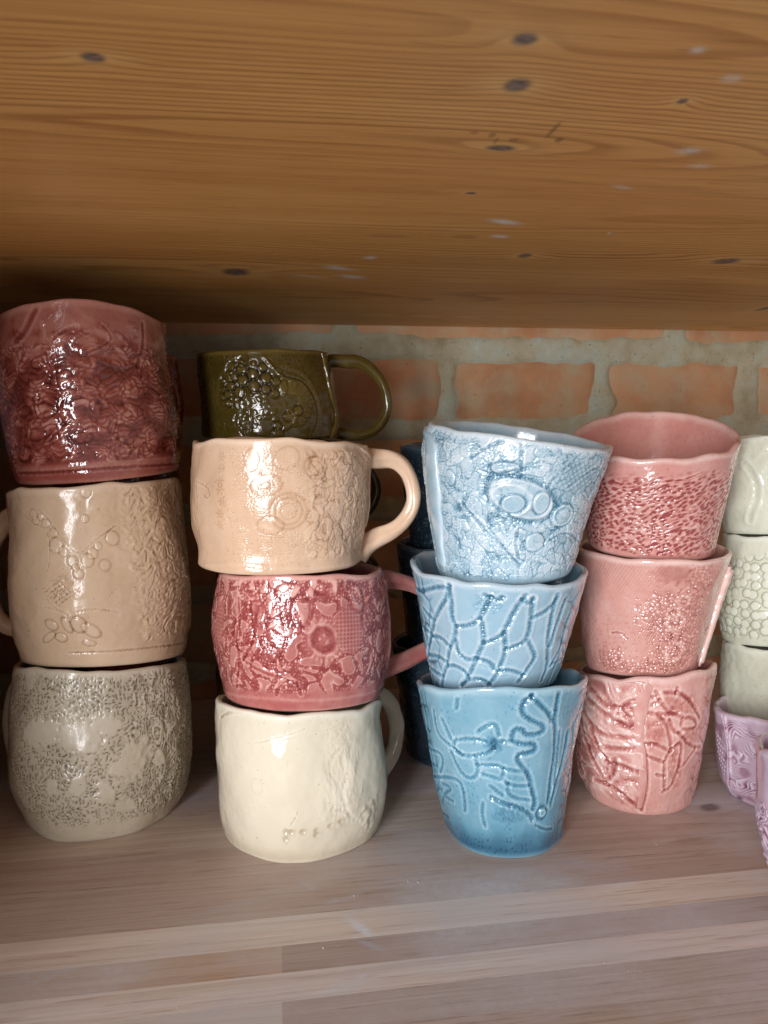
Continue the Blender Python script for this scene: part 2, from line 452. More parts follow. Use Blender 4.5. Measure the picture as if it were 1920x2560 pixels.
# ------------------------------------------------------------------ relief patterns
def pat_redbrown(V):
    S, T, H = V.S, V.T, V.H*1000
    wx = 1.2*noise(S*.12, T*.12, 3); wy = 1.2*noise(S*.12+9, T*.12, 4)
    reg = sm(.92, .66, V.tn + .16*noise(S*.10, T*.2, 5)) * sm(.09, .14, V.tn)
    f1, f2, c = voro(S/4.0+wx, T/2.5+wy, 6)
    lump = sm(0, .45, f2-f1)*(.5+.7*c)
    rg = ridge(S*.15+wx, T*.27+wy, 8, 3)
    worm = ridge(S*.24+wy*1.5, T*.40+wx, 21, 2)
    h = .60*lump + .6*rg + .3*worm
    sel = sm(-.3, .2, noise(S*.07, T*.09, 15))
    h = h*(.45+.55*sel)
    V.h += reg*(h-.3)*.9; V.pool += reg*(.85*(h-.74)) + .12*(1-reg)
    up = sm(.62, .72, V.tn)
    V.h += up*.35*ridge(S*.10+2, T*.13, 31, 2)*sm(.0, .5, noise(S*.05, T*.07, 33)+.3)
    for x, y, rx, ry, rt, hh in ((290,650,3,2.4,.2,.8),(350,1040,6,3,0,.5),(640,1270,5,2.4,0,.6),(200,1400,4.5,3,.4,.8),(980,1370,4,3,.3,.6)):
        V.dome(V.xy(0+x/3.19, 700+y/3.19), rx, ry, hh, rt, .5)
    for pl in ([(580,490),(620,420),(780,380),(880,440),(870,520),(700,590),(600,520)], [(880,500),(1040,650),(960,700),(800,650),(740,610)], [(400,560),(430,480),(540,400),(640,350)], [(330,330),(350,420),(370,480)]):
        V.ridge_(V.pts((0,700), 3.19, pl), 1.1, .55, .12, 1)
    V.ring_(V.xy(95/3.19, 700+1060/3.19), 4.2, 3.4, .25, .5, 0, .15)
    V.groove(V.pts((0,700), 3.19, [(290,220),(250,320),(190,420),(130,500)]), 2.6, .7, .5)
    V.groove(V.pts((0,700), 3.19, [(600,370),(520,400),(430,460)]), 1.6, .4, .8)
    V.groove(V.pts((0,700), 3.19, [(820,370),(880,430),(880,500),(700,590)]), 1.0, .3, .6)
    V.groove(V.pts((0,700), 3.19, [(1140,340),(1145,500),(1110,620),(1100,700)]), 1.6, .5)
    V.pool -= .2*sm(.14,.05,V.tn)
    V.ridge_(V.pts((0,700), 3.19, [(150,1500),(600,1490),(1000,1440),(1450,1420)]), 1.3, .5, .1)
    V.groove(V.pts((0,700), 3.19, [(150,1530),(600,1525),(1000,1480),(1450,1460)]), 1.2, .35)

def pat_beige(V):
    S, T = V.S, V.T
    o, sc = (0,1180), 3.19
    # crumpled lace on the right third
    c = V.xy(o[0]+1260/sc, o[1]+760/sc)
    X = (S-c[0]); edge = sm(-14.5, -9.5, X + 3.0*noise(T*.16, S*.05, 5) + 2.2*noise(T*.5, S*.3, 6) + .10*(T-c[1]))*sm(.11,.16,V.tn)
    a = .6
    u = S*math.cos(a)+T*math.sin(a); v = -S*math.sin(a)+T*math.cos(a)
    wx = 1.6*noise(u*.13, v*.13, 7); wy = 1.6*noise(u*.13, v*.13, 8)
    r = ridge(u*.13+wx, v*.25+wy, 9, 3); f1, f2, cid = voro(S/5.6+wx*.6, T/6.4+wy*.6, 12)
    fine = ridge(u*.28+wx*2, v*.8+wy*2, 13, 2)
    plate = sm(.06, .28, f2-f1)
    V.h += edge*(1.15*r*(1-.5*plate) + .45*fine*(1-plate*.7) + .5*plate)
    V.pool += edge*(.40*(r*(1-.5*plate)) + .30*fine*(1-plate) + .16*plate - .32)
    # strings of pebbles
    for x, y, rr in ((265,330,2.3),(290,395,1.9),(370,420,1.9),(435,490,2.0),(450,590,3.2),(515,635,2.4),(572,710,2.5),(690,705,2.9),(748,635,2.3),(790,580,1.7),(885,520,3.0),(635,800,2.4),(600,770,1.6),(330,350,1.4),(680,380,1.7),(700,160,2.2),(830,740,2.4)):
        V.dome(V.xy(o[0]+x/sc, o[1]+y/sc), rr*1.0, rr*1.2, .24, .3, .45, 3.0)
    V.groove(V.pts(o, sc, [(300,290),(420,430),(560,600),(640,660),(760,540),(860,480),(930,420)]), .8, .22, .7)
    V.groove(V.pts(o, sc, [(170,310),(240,400),(380,460),(400,700),(390,800)]), .8, .2, .8)
    # net and flower near the foot
    for k in range(6):
        V.groove(V.pts(o, sc, [(360+k*22,1010-k*26),(450+k*22,1100-k*26)]), .5, .18, 0, .05)
        V.groove(V.pts(o, sc, [(345+k*20,965+k*22),(470+k*18,860+k*26)]), .5, .18, 0, .05)
    for x, y, rx, ry, rt in ((410,1225,3.4,2.5,.5),(385,1315,4.2,1.8,-.6),(485,1310,3.0,2.4,.2),(525,1230,4.2,2.0,1.2),(635,1225,4.2,3.4,1.2),(730,1275,4.8,2.8,.7),(715,1360,3,1.6,.2)):
        V.dome(V.xy(o[0]+x/sc, o[1]+y/sc), rx, ry, .42, -rt, .5, 2.4)
    V.groove(V.pts(o, sc, [(620,1110),(740,1080),(860,1100),(950,1130)]), .9, .28, .9)
    V.groove(V.pts(o, sc, [(350,1080),(430,1100),(520,1130),(540,1180)]), .9, .28, .9)
    m = V.blob(V.xy(o[0]+520/sc, o[1]+930/sc), 8, 7)
    V.dashes(1.2, .2, 1.3, .45, .28, m, 3, -.2)
    V.h += .22*ridge(S*.12, T*.14, 66, 2)*sm(0,.4,noise(S*.05+3,T*.05,67)+.1)*sm(.1,.2,V.tn)
    V.h += .25*noise(S*.09, T*.09, 44) 
    V.groove(V.pts(o, sc, [(560,1440),(900,1430),(1200,1400),(1480,1360)]), 1.1, .5, 0, .15)

def pat_grey(V):
    S, T = V.S, V.T
    o, sc = (0,1600), 3.19
    X = S
    m = sm(.10, .17, V.tn + .04*noise(S*.2, T*.2, 3))
    sp = np.zeros(S.shape)
    for x, y, rx, ry, rt in ((320,740,9,5.2,-.2),(620,760,9.5,7,.1),(860,680,5.5,4,.2),(1060,950,7,9.5,.75),(240,290,3.5,4,0),(620,1180,3.5,4.6,.2),(840,1220,3.2,5.5,-.1),(1000,1320,4,3.2,.3),(1270,930,3.2,3.4,0),(410,1170,3,3,0)):
        sp = np.maximum(sp, V.blob(V.xy(o[0]+x/sc, o[1]+y/sc), rx*1.25, ry*1.2, -rt, .15, .30))
    q = m*(1-sp)
    ang = 1.5*noise(S*.07, T*.09, 4)*2.4 + .9
    V.dashes(1.75, ang, 1.55, .52, .55, q, 5, -.70, .75, keep=.82)
    flow = np.sin((S*np.cos(ang*.4)+T*.25 + 2.2*noise(S*.12, T*.10, 6))*2*math.pi/1.7)
    right = sm(9, 16, X + 3*noise(T*.1, S*.1, 8))
    wv = np.maximum(right*.9, sm(.1, .4, noise(S*.09, T*.09, 19))*.8)*q
    V.h += .26*flow*wv; V.pool += .26*flow*wv
    V.h += .35*sp + right*.9*ridge(S*.10, T*.07, 12, 2)*m
    V.h += .35*noise(S*.06, T*.06, 2)
    V.pool += .14*sp - .04*m

def pat_olive(V):
    S, T = V.S, V.T
    o, sc = (420,780), 2.44
    for x, y, r in ((450,350,31),(385,335,24),(515,375,31),(450,415,32),(600,400,31),(660,425,26),(575,338,24),(525,452,33),(600,466,27),(440,492,32),(380,455,27),(655,495,24),(365,505,22),(400,395,22),(345,470,18),(330,520,18),(340,420,16),(440,310,20),(520,310,16),(790,605,26),(735,640,24),(670,700,24),(665,750,30),(370,560,20)):
        V.dome(V.xy(o[0]+x/sc, o[1]+y/sc), r/sc*.27, r/sc*.27, .85, 0, .6)
    for k in range(15):
        a = math.radians(-110+k*13)
        V.ridge_(V.pts(o, sc, [(735+75*math.cos(a), 560+70*math.sin(a)), (735+145*math.cos(a), 560+135*math.sin(a))]), 1.3, .7, .15)
    V.groove(V.pts(o, sc, [(610,290),(700,390),(820,420),(890,520),(915,640),(880,750)]), 1.2, .4)
    V.ridge_(V.pts(o, sc, [(590,275),(640,340),(690,380)]), 1.2, .7)
    V.ridge_(V.pts(o, sc, [(700,330),(830,370),(900,470),(935,600),(930,720)]), 1.4, .4)
    V.ridge_(V.pts(o, sc, [(430,270),(360,310),(310,420),(300,560)]), 1.0, .4)
    m = V.blob(V.xy(o[0]+560/sc, o[1]+570/sc), 15, 10)
    f1, f2, c = voro(S/4.2, T/3.6, 5); V.h += m*1.0*sm(0,.6,f2-f1)*c
    V.dashes(2.4, 1.0, 2.2, .8, .35, sm(.55,.8,V.tn)*sm(2,8,S), 5, -.25)
    lft = sm(-12, -20, S); V.h += lft*.7*ridge(S*.3, T*.25, 6, 2)
    V.ridge_(V.pts(o, sc, [(740,600),(780,640),(740,700),(690,720)]), 1.6, .8)

def pat_peach(V):
    S, T = V.S, V.T
    o, sc = (420,780), 2.44
    q = sm(.08,.14,V.tn)*sm(.97,.93,V.tn)
    c0 = V.xy(o[0]+300/sc, o[1]+1100/sc)[0]
    m1 = q*sm(c0, c0+2.5, S+1.2*noise(T*.3, S*.1, 4))
    # fine lace
    f1, f2, cid = voro(S/1.25+.6*noise(S*.3,T*.3,2), T/1.15, 3)
    den = sm(-.15, .25, noise(S*.13, T*.10, 6)+.12)
    V.h += m1*den*.34*(sm(0,.35,f2-f1)-.5); V.pool += m1*den*.34*(sm(0,.3,f2-f1)-.62)
    # weave
    wv = np.sin(S*2*math.pi/.95+T*2.6)*np.sin(T*2*math.pi/.95)
    V.h += q*(1-den*m1)*.045*wv
    # motifs
    for x, y, rx, ry, rt in ((590,1060,5.2,3.2,.1),(590,1060,9.5,6.5,.1),(740,1215,4.5,4.5,0),(740,1215,7.5,7.5,0),(740,1215,10.5,10,0),(905,950,4.5,4,0),(905,950,7,6.5,0),(730,890,7.5,6,.4),(630,1310,8,5,0),(500,900,5,6,0),(1050,900,5,6,.3)):
        V.ring_(V.xy(o[0]+x/sc, o[1]+y/sc), rx*.8, ry*.8, .10, -.17, rt, -.20)
    for x, y in ((590,1060),):
        V.dome(V.xy(o[0]+x/sc, o[1]+y/sc), 2.2, 1.6, .25, .3)
    for k in range(7):
        c = V.xy(o[0]+322/sc, o[1]+(880+k*70)/sc)
        q2 = V.el(c, 1, 1); a = np.arctan2(T-c[1], S-c[0])
        st = np.exp(-(q2/2.4)**4)*(.5+.5*np.cos(a*6)); V.h -= .3*st; V.pool -= .3*st
    # cracked, folded part on the right
    c1 = V.xy(o[0]+860/sc, o[1]+1100/sc)[0]
    m2 = q*sm(c1-3, c1+4, S + 3*noise(T*.14, S*.1, 9))
    g1, g2, gc = voro(S/5.2+.9*noise(S*.15,T*.15,12), T/6.5+.9*noise(S*.15,T*.15,13), 14)
    cr = np.exp(-((g2-g1)/.10)**2)
    V.h += m2*(-.55*cr + .5*gc + .55*ridge(S*.16+T*.05, T*.12, 15, 3)); V.pool += m2*(-.33*cr+.1*gc)
    V.dashes(1.5, .9, 1.8, .5, .35, m2*sm(.0,.4,noise(S*.12,T*.12,55)), 7, -.25)
    V.groove(V.pts(o, sc, [(175,1040),(230,1060),(260,1110),(240,1140),(215,1120)]), .9, .25, .7)
    V.groove(V.pts(o, sc, [(185,930),(170,1080),(190,1180),(170,1270)]), .9, .25, .7)
    V.ridge_(V.pts(o, sc, [(190,1560),(420,1530),(640,1560),(900,1560),(1150,1530)]), .9, .35, .1)
    V.h += .5*noise(S*.045, T*.06, 19)

def pat_rose(V):
    S, T = V.S, V.T
    o, sc = (480,1380), 2.676
    q = sm(.13,.18,V.tn)*sm(1.0,.97,V.tn)
    wx = .7*noise(S*.1,T*.1,3); wy = .7*noise(S*.1,T*.1,4)
    f1, f2, cid = voro(S/8.0+wx, T/9.5+wy, 5)
    ed = sm(.42, .22, f2-f1)             # broad beaded bands between plates
    b1, b2, bc = voro(S/1.35, T/1.7, 8)
    bead = sm(.05,.5,b2-b1)
    V.h += q*(.45*(1-ed) + ed*(.42*bead-.30)); V.pool += q*(.06*(1-ed) + ed*(.95*bead*bc-.42) + .35*np.exp(-((f2-f1-.40)/.05)**2))
    V.h += q*.35*ridge(S*.2+wx*2, T*.07, 9, 2)*sm(6, 12, np.abs(S+2))
    # ring flower, its halo and the grid beside it
    c = V.xy(o[0]+890/sc, o[1]+590/sc)
    bl = V.blob(c, 11, 12, 0, .2, .1)
    V.h *= (1-bl*.8); V.pool = V.pool*(1-bl*.6)+.5*bl*.6
    V.dome(c, 2.6, 3.6, .5, .5, .3)
    V.ring_(c, 4.6, 5.8, .22, -.35, .5, -.30); V.ring_(c, 6.6, 8, .14, .5, .5, .30); V.ring_(c, 9.2, 10.8, .13, .4, .5, .28, 26)
    g = V.xy(o[0]+1055/sc, o[1]+520/sc); bl = V.blob(g, 8, 12, 0, .2, .1)
    gr = np.maximum(np.exp(-((((S+.0)/1.9) % 1-.5)/.2)**2), np.exp(-(((T/2.0) % 1-.5)/.2)**2))
    V.h = V.h*(1-bl)+bl*(.35*gr-.1); V.pool = V.pool*(1-bl)+bl*(.38+.34*gr)
    g = V.xy(o[0]+180/sc, o[1]+480/sc); bl = V.blob(g, 5, 12, 0, .2, .1)
    V.h = V.h*(1-bl)+bl*(.35*gr-.1); V.pool = V.pool*(1-bl)+bl*(.36+.34*gr)
    c = V.xy(o[0]+390/sc, o[1]+205/sc)
    for k, rr in enumerate((3.5, 6.5, 9.5)): V.ring_(c, rr, rr*.95, .16/(1+k*.5), .38, 0, .3, 0)
    for x, y, rx, ry, rt in ((265,475,3.4,8,0),(480,410,4.0,8,-.3),(510,690,6,4.5,.2),(1100,300,6,9,.5),(1180,440,5.5,9,-.2),(730,400,5,9,0),(640,270,8,5,.2),(920,220,9,5,.1),(440,650,3,4,.2),(850,230,3,6,.9)):
        V.dome(V.xy(o[0]+x/sc, o[1]+y/sc), rx*.8, ry*.8, .55, rt, .4, 2.4)
    for pl in ([(310,300),(330,450),(300,560),(330,700),(310,900)], [(390,330),(400,480),(410,600),(350,720)], [(600,340),(610,480),(640,600),(600,720)], [(1190,360),(1250,480),(1200,560),(1230,680),(1190,800)], [(560,780),(610,850),(560,950)], [(640,860),(700,880),(730,960)], [(350,720),(450,800),(600,840)]):
        V.groove(V.pts(o, sc, pl), 1.4, .5, .5, .2, -.35)
    V.ridge_(V.pts(o, sc, [(215,915),(500,975),(800,990),(1100,960),(1290,880)]), .9, .35, .12)

def pat_cream(V):
    S, T = V.S, V.T
    o, sc = (480,1700), 2.676
    V.h += .4*noise(S*.05, T*.05, 3) + .08*noise(S*.14, T*.14, 4)
    bl = V.blob(V.xy(o[0]+1000/sc, o[1]+680/sc), 9, 20, -.2, .5, .3); V.h += bl*.7*(ridge(S*.13, T*.06, 9, 3)-.3); V.pool -= .16*bl*sm(.2, -.3, ridge(S*.13, T*.06, 9, 3))
    for pl in ([(980,460),(930,540),(930,640),(970,700),(1000,800)], [(1040,570),(1030,650),(1000,740),(1010,840),(1060,930)], [(960,870),(1030,880),(1090,930)]):
        V.groove(V.pts(o, sc, pl), 1.6, .22, .1, .04, -.10)
    V.ridge_(V.pts(o, sc, [(1070,560),(1080,660),(1040,760),(1070,860)]), 3, .4, .04, 1)
    for x, y, r in ((430,710,5),):
        V.ring_(V.xy(o[0]+x/sc, o[1]+y/sc), r*.6, r*.7, .14, -.10, 0, -.1)
    for x, y in ((620,1020),(670,1020),(740,1015),(830,1010),(930,975),(1000,945),(625,1060),(830,1040)):
        V.dome(V.xy(o[0]+x/sc, o[1]+y/sc), 1.4, 1.2, -.5, 0, 0); c = V.xy(o[0]+x/sc, o[1]+y/sc); V.pool -= .42*np.exp(-V.el(c, 1.6, 1.5)**2)
    V.groove(V.pts(o, sc, [(715,885),(690,930),(650,980)]), .6, .25)
    V.groove(V.pts(o, sc, [(420,430),(560,400),(760,330)]), .8, .14, .9)
    m = V.blob(V.xy(o[0]+740/sc, o[1]+860/sc), 12, 9)
    V.h += m*.05*np.sin((S+T*.5)*2*math.pi/1.1)
    m = V.blob(V.xy(o[0]+1000/sc, o[1]+350/sc), 9, 5); V.dashes(1.8, .5, 1.6, .6, .3, m, 4, -.15)
    m = V.blob(V.xy(o[0]+1190/sc, o[1]+900/sc), 8, 8); V.h += m*.6*noise(S*.3, T*.3, 8)
    V.groove(V.pts(o, sc, [(190,250),(260,215),(330,215)]), 1.4, .4)
    V.pool += -.22*sm(.16, .02, V.tn)

def pat_paleblue(V):
    S, T = V.S, V.T
    o, sc = (960,1000), 2.765
    q = sm(.03,.08,V.tn)
    f1, f2, c = voro(S/6.5+.6*noise(S*.15,T*.15,2), T/6.0+.6*noise(S*.15,T*.15,3), 5)
    cr = np.exp(-((f2-f1)/.09)**2)
    b1, b2, bc = voro(S/1.15+.5*noise(S*.4,T*.4,7), T/1.3, 8)
    fine = sm(.0,.5,b2-b1)
    den = sm(-.25,.15,noise(S*.12,T*.12,9)+.15)
    V.h += q*(-.5*cr + .55*c + .30*den*(fine-.5)); V.pool += q*(-.42*cr + .22*c + .55*den*(fine-.55) + .05)
    V.dashes(1.4, 1.5+noise(S*.08,T*.08,6)*2, 1.9, .45, .4, q*sm(-.1,.2,noise(S*.1+9,T*.1,11)), 3, -.5)
    def P(x, y): return V.xy(o[0]+x/sc, o[1]+y/sc)
    k = .205/ sc
    def oval(x, y, rx, ry, h, rt=0, hole=0):
        c = P(x, y); q = V.el(c, rx*k, ry*k, rt)
        b = 1-sm(.95, 1.08, q); V.h = V.h*(1-.75*b) + h*b; V.pool = V.pool*(1-.5*b)+.62*.5*b
        e = np.exp(-((q-1.14)/.12)**2); V.h -= .55*e; V.pool -= .45*e
        V.pool += .3*np.exp(-((q-.93)/.07)**2)
    oval(950, 690, 205, 118, .75, -.3); oval(885, 715, 68, 55, 1.4, .2); oval(1090, 705, 48, 70, 1.1, 0)
    V.ring_(P(870,690), 125*k, 100*k, .12, .5, 0, .3)
    oval(1230, 800, 76, 76, 1.0); V.ring_(P(1230,800), 52*k, 52*k, .16, -.3, 0, -.25)
    oval(1040, 990, 66, 58, .6, .3); oval(845, 468, 78, 36, .7, .1)
    oval(455, 545, 34, 46, .6,.3)
    for pl in ([(540,720),(620,790),(700,880)], [(720,890),(800,980),(870,1060),(940,1130)], [(560,760),(700,900),(830,1040)], [(670,480),(760,520),(930,490),(1090,470)], [(1120,600),(1180,520),(1330,410)], [(960,300),(955,460)], [(1280,600),(1400,510),(1500,460)], [(930,900),(900,1000),(930,1110)], [(1150,960),(1270,900),(1340,980)], [(600,400),(700,330),(830,280)]):
        V.groove(V.pts(o, sc, pl), 1.3, .6, .4, .2, -.42)
    cc = P(1330, 530); m = V.blob(cc, 13, 9, 0, .2, .1); g = np.maximum(np.exp(-((((S*.8+T*.6)/2.3) % 1-.5)/.16)**2), np.exp(-((((S*.6-T*.8)/2.6) % 1-.5)/.16)**2))
    V.h = V.h*(1-m*.7)-m*.35*g; V.pool = V.pool*(1-m*.5) + m*(.33-.3*g)
    cc = P(520, 740); e = np.exp(-V.el(cc, 3.2, 1.8)**2); V.pool -= .6*e; V.h -= .5*e

def pat_skyblue(V):
    S, T = V.S, V.T
    o, sc = (960,1340), 2.765
    lines = [
     [(225,250),(240,330),(260,500),(275,700),(300,900),(320,1010)],
     [(450,340),(440,430),(400,480),(355,570),(325,680),(310,800),(310,900),(330,960)],
     [(450,340),(460,450),(465,560),(500,620),(480,720),(450,800),(440,880),(410,950),(400,1040)],
     [(500,620),(620,610),(670,560),(700,490),(740,430)],
     [(265,490),(300,540),(345,570)],
     [(670,570),(680,660),(690,740),(650,800),(620,880),(580,970),(540,1040)],
     [(690,740),(770,720),(830,660),(870,580),(920,500),(960,440),(980,410)],
     [(830,670),(845,780),(810,870),(770,960),(720,1030)],
     [(845,780),(930,760),(990,730),(1010,620),(1020,520),(1030,430)],
     [(1000,730),(1030,800),(1040,850),(990,930),(930,1010)],
     [(1040,560),(1120,520),(1180,470),(1200,400)],
     [(1200,430),(1160,560),(1140,680),(1130,790),(1130,900),(1090,1000)],
     [(1260,430),(1220,540),(1180,640),(1150,760)],[(1290,540),(1220,760),(1150,900)],
     [(490,720),(500,800),(560,850),(610,860),(640,850),(740,870),(770,930)],
     [(320,690),(390,700),(450,760)],[(310,820),(370,830),(430,870)],
     [(430,900),(490,890),(550,930),(580,980)],[(320,910),(370,940),(410,970)],
     [(540,1040),(600,985),(680,990),(720,1030)],[(790,940),(860,920),(930,940),(960,970)],
     [(220,370),(320,365),(420,360)],[(270,640),(300,650),(330,680)],
     [(700,410),(740,430),(790,450),(820,415)],[(960,440),(1010,470),(1030,430)]]
    for l in lines: V.groove(V.pts(o, sc, l), 2.0, .75, .5, .26, -.62)
    P = V.xy(o[0]+730/sc, o[1]+460/sc); m = V.blob(P, 6, 5); V.dashes(1.3, .8, 1.4, .6, .5, m, 3, -.4)
    P = V.xy(o[0]+300/sc, o[1]+310/sc); m = V.blob(P, 8, 4); V.dashes(1.2, 1.2, 1.8, .5, .4, m, 4, -.3)
    side = sm(30, 38, np.abs(S)); f1, f2, c = voro(S/9+3, T/13, 4); cr = np.exp(-((f2-f1)/.13)**2)
    V.h -= side*.6*cr; V.pool -= side*.5*cr
    V.h += .35*noise(S*.07, T*.07, 5)
    V.pool += .04

def pat_blue(V):
    S, T = V.S, V.T
    o, sc = (960,1640), 2.765
    strong = [
     [(1020,270),(960,320),(945,370),(990,420),(1050,460),(1100,470),(1110,510),(1060,550),(980,545),(960,500),(910,500),(880,540),(890,590),(960,600),(1040,600),(1060,640),(1010,670),(940,670),(920,710),(960,770),(1000,840),(1020,920),(1040,1010),(1030,1050)],
     [(1020,270),(1080,330),(1130,390),(1165,440)],
     [(1205,260),(1175,440),(1190,520),(1185,700),(1160,850),(1130,1020)],
     [(1270,520),(1240,700),(1200,860),(1160,1030)]]
    weak = [[(490,575),(590,575),(700,590)],[(490,590),(470,640),(540,690),(620,700),(720,680),(760,640)],
     [(630,700),(650,760),(640,820),(600,850),(550,820),(500,740),(460,660)],[(650,745),(720,750),(800,755),(830,770),(950,790)],
     [(680,820),(760,840),(820,850),(830,780)],[(850,880),(920,890),(1000,890)],[(830,850),(870,890),(850,950),(900,980),(1000,990)],
     [(740,900),(820,960)],[(340,380),(360,540),(430,600),(540,690)],[(400,430),(450,530),(480,600)],
     [(370,820),(450,840),(520,860),(560,960),(560,1060)],[(680,1010),(680,1100),(700,1180)],[(330,600),(400,650),(410,740),(390,800)],
     [(1020,240),(1015,290)],[(820,600),(880,595)],[(500,300),(500,370)],[(1215,520),(1205,700),(1170,880)],[(400,880),(480,920),(400,960),(480,1000)],[(640,520),(700,480),(780,470),(800,540)]]
    for l in strong: V.groove(V.pts(o, sc, l), 2.0, .7, .45, .22, -.60)
    for l in weak: V.groove(V.pts(o, sc, l), 1.6, .42, .6, .14, -.38)
    c = V.xy(o[0]+765/sc, o[1]+610/sc); e = np.exp(-V.el(c, 3.4, 3.4)**3); V.pool -= .6*e; V.h -= .25*e
    c = V.xy(o[0]+1095/sc, o[1]+1080/sc); V.ring_(c, 3.1, 3.1, .3, -.7, 0, -.4); V.ring_(c, 1.6, 1.6, .4, .5, 0, .4)
    c = V.xy(o[0]+880/sc, o[1]+1085/sc)
    bl = V.blob(c, 10, 4.5, .12, .2, .1); V.dashes(1.5, -1.1+.5*noise(S*.2,T*.2,4), 3.0, .5, .7, bl, 2, -.35); V.h += bl*.5
    V.groove(V.pts(o, sc, [(740,970),(830,1030),(930,1050),(1010,1090),(1030,1130)]), 1.8, .9, .2, .35, -.35)
    V.groove(V.pts(o, sc, [(1050,1170),(1100,1190),(1160,1190)]), 1.2, .4)
    V.dashes(3.2, 1.2+noise(S*.1,T*.1,5), 1.4, .6, .3, sm(.0,.3,noise(S*.08+4,T*.08,12)), 7, -.35)
    back = sm(36, 42, np.abs(S)); f1, f2, cc = voro(S/9+3, T/10, 4); cr = np.exp(-((f2-f1)/.12)**2); V.h -= back*.5*cr; V.pool -= back*.4*cr
    V.h += .5*noise(S*.06, T*.06, 5)
    V.pool += .08 - .42*sm(.22, .04, V.tn + .03*noise(S*.1, T*.1, 8)) - .10*sm(.7,.2,V.tn)
    # a few rusty specks are left by the kiln near the rim
def pat_pink_fish(V):
    S, T = V.S, V.T
    q = sm(.03,.10,V.tn)*sm(.93,.74,V.tn + .05*noise(S*.1,T*.1,3))
    a = math.radians(24)
    u = S*math.cos(a)+T*math.sin(a); v = -S*math.sin(a)+T*math.cos(a)
    w = .7*noise(S*.10,T*.10,4)
    f1, f2, c = voro(u/4.0+w, v/2.0+w*.8+.25*noise(S*.5,T*.5,6), 5, .8)
    pit = sm(.52, .18, f1)
    V.h += q*(-.75*pit+.2); V.pool += q*(-.80*pit*(.35+.9*c) + .06*(1-pit) + .25*noise(S*.35,T*.5,9))
    V.dashes(3.0, .5, 2.8, 1.0, .35, q*.7, 6, -.25)
    V.groove(V.pts((1380,1000), 3.07, [(330,720),(700,650),(960,620),(1120,560)]), .9, .3, .6)
    V.h += .3*noise(S*.06,T*.06,9)

def pat_pink_net(V):
    S, T = V.S, V.T
    o, sc = (1380,1340), 3.072
    c = V.xy(o[0]+560/sc, o[1]+290/sc); m = V.blob(c, 19, 9, .1, .4, .2)
    net = np.sin(S*2*math.pi/2.1+T*1.5)*np.sin(T*2*math.pi/1.9-S*.6)
    V.h += -.22*m*sm(.1,.9,net); V.pool += -.25*m*sm(.1,.9,net)
    def flo(x, y, rx, ry, a=1.0):
        m = V.blob(V.xy(o[0]+x/sc, o[1]+y/sc), rx, ry, 0, .45, .4)
        f1, f2, cid = voro(S/2.3+.5*noise(S*.3,T*.3,4), T/2.2, 5)
        V.h += a*m*(.7*sm(0,.5,f2-f1)-.35); V.pool += a*m*(.5*sm(0,.5,f2-f1)*cid-.28)
    flo(960, 620, 17, 15); flo(950, 900, 13, 12); flo(560, 1000, 20, 5); flo(1170, 330, 8, 9, .8); flo(450, 900, 8, 6, .7)
    for x, y, r in ((940,600,3.4),(960,660,4.6),(940,890,5.5),(1020,510,3.2)):
        c = V.xy(o[0]+x/sc, o[1]+y/sc); V.ring_(c, r, r, .25, .5, 0, .3); V.dome(c, r*.4, r*.4, .5)
    m = V.blob(V.xy(o[0]+690/sc, o[1]+780/sc), 9, 14, -.3, .3, .2)
    ln = np.sin((S*.93-T*.34)*2*math.pi/1.25); V.h += m*.10*ln; V.pool += m*.10*ln
    V.dashes(3.6, .7, 1.8, .8, .35, sm(.8,.2,V.tn)*.8, 5, -.3)
    V.groove(V.pts(o, sc, [(460,750),(530,745),(580,790)]), 1.1, .4)
    V.h += .4*noise(S*.06,T*.06,9)
    e = V.blob(V.xy(o[0]+930/sc, o[1]+290/sc), 9, 5, 0, .5); V.pool -= .3*e

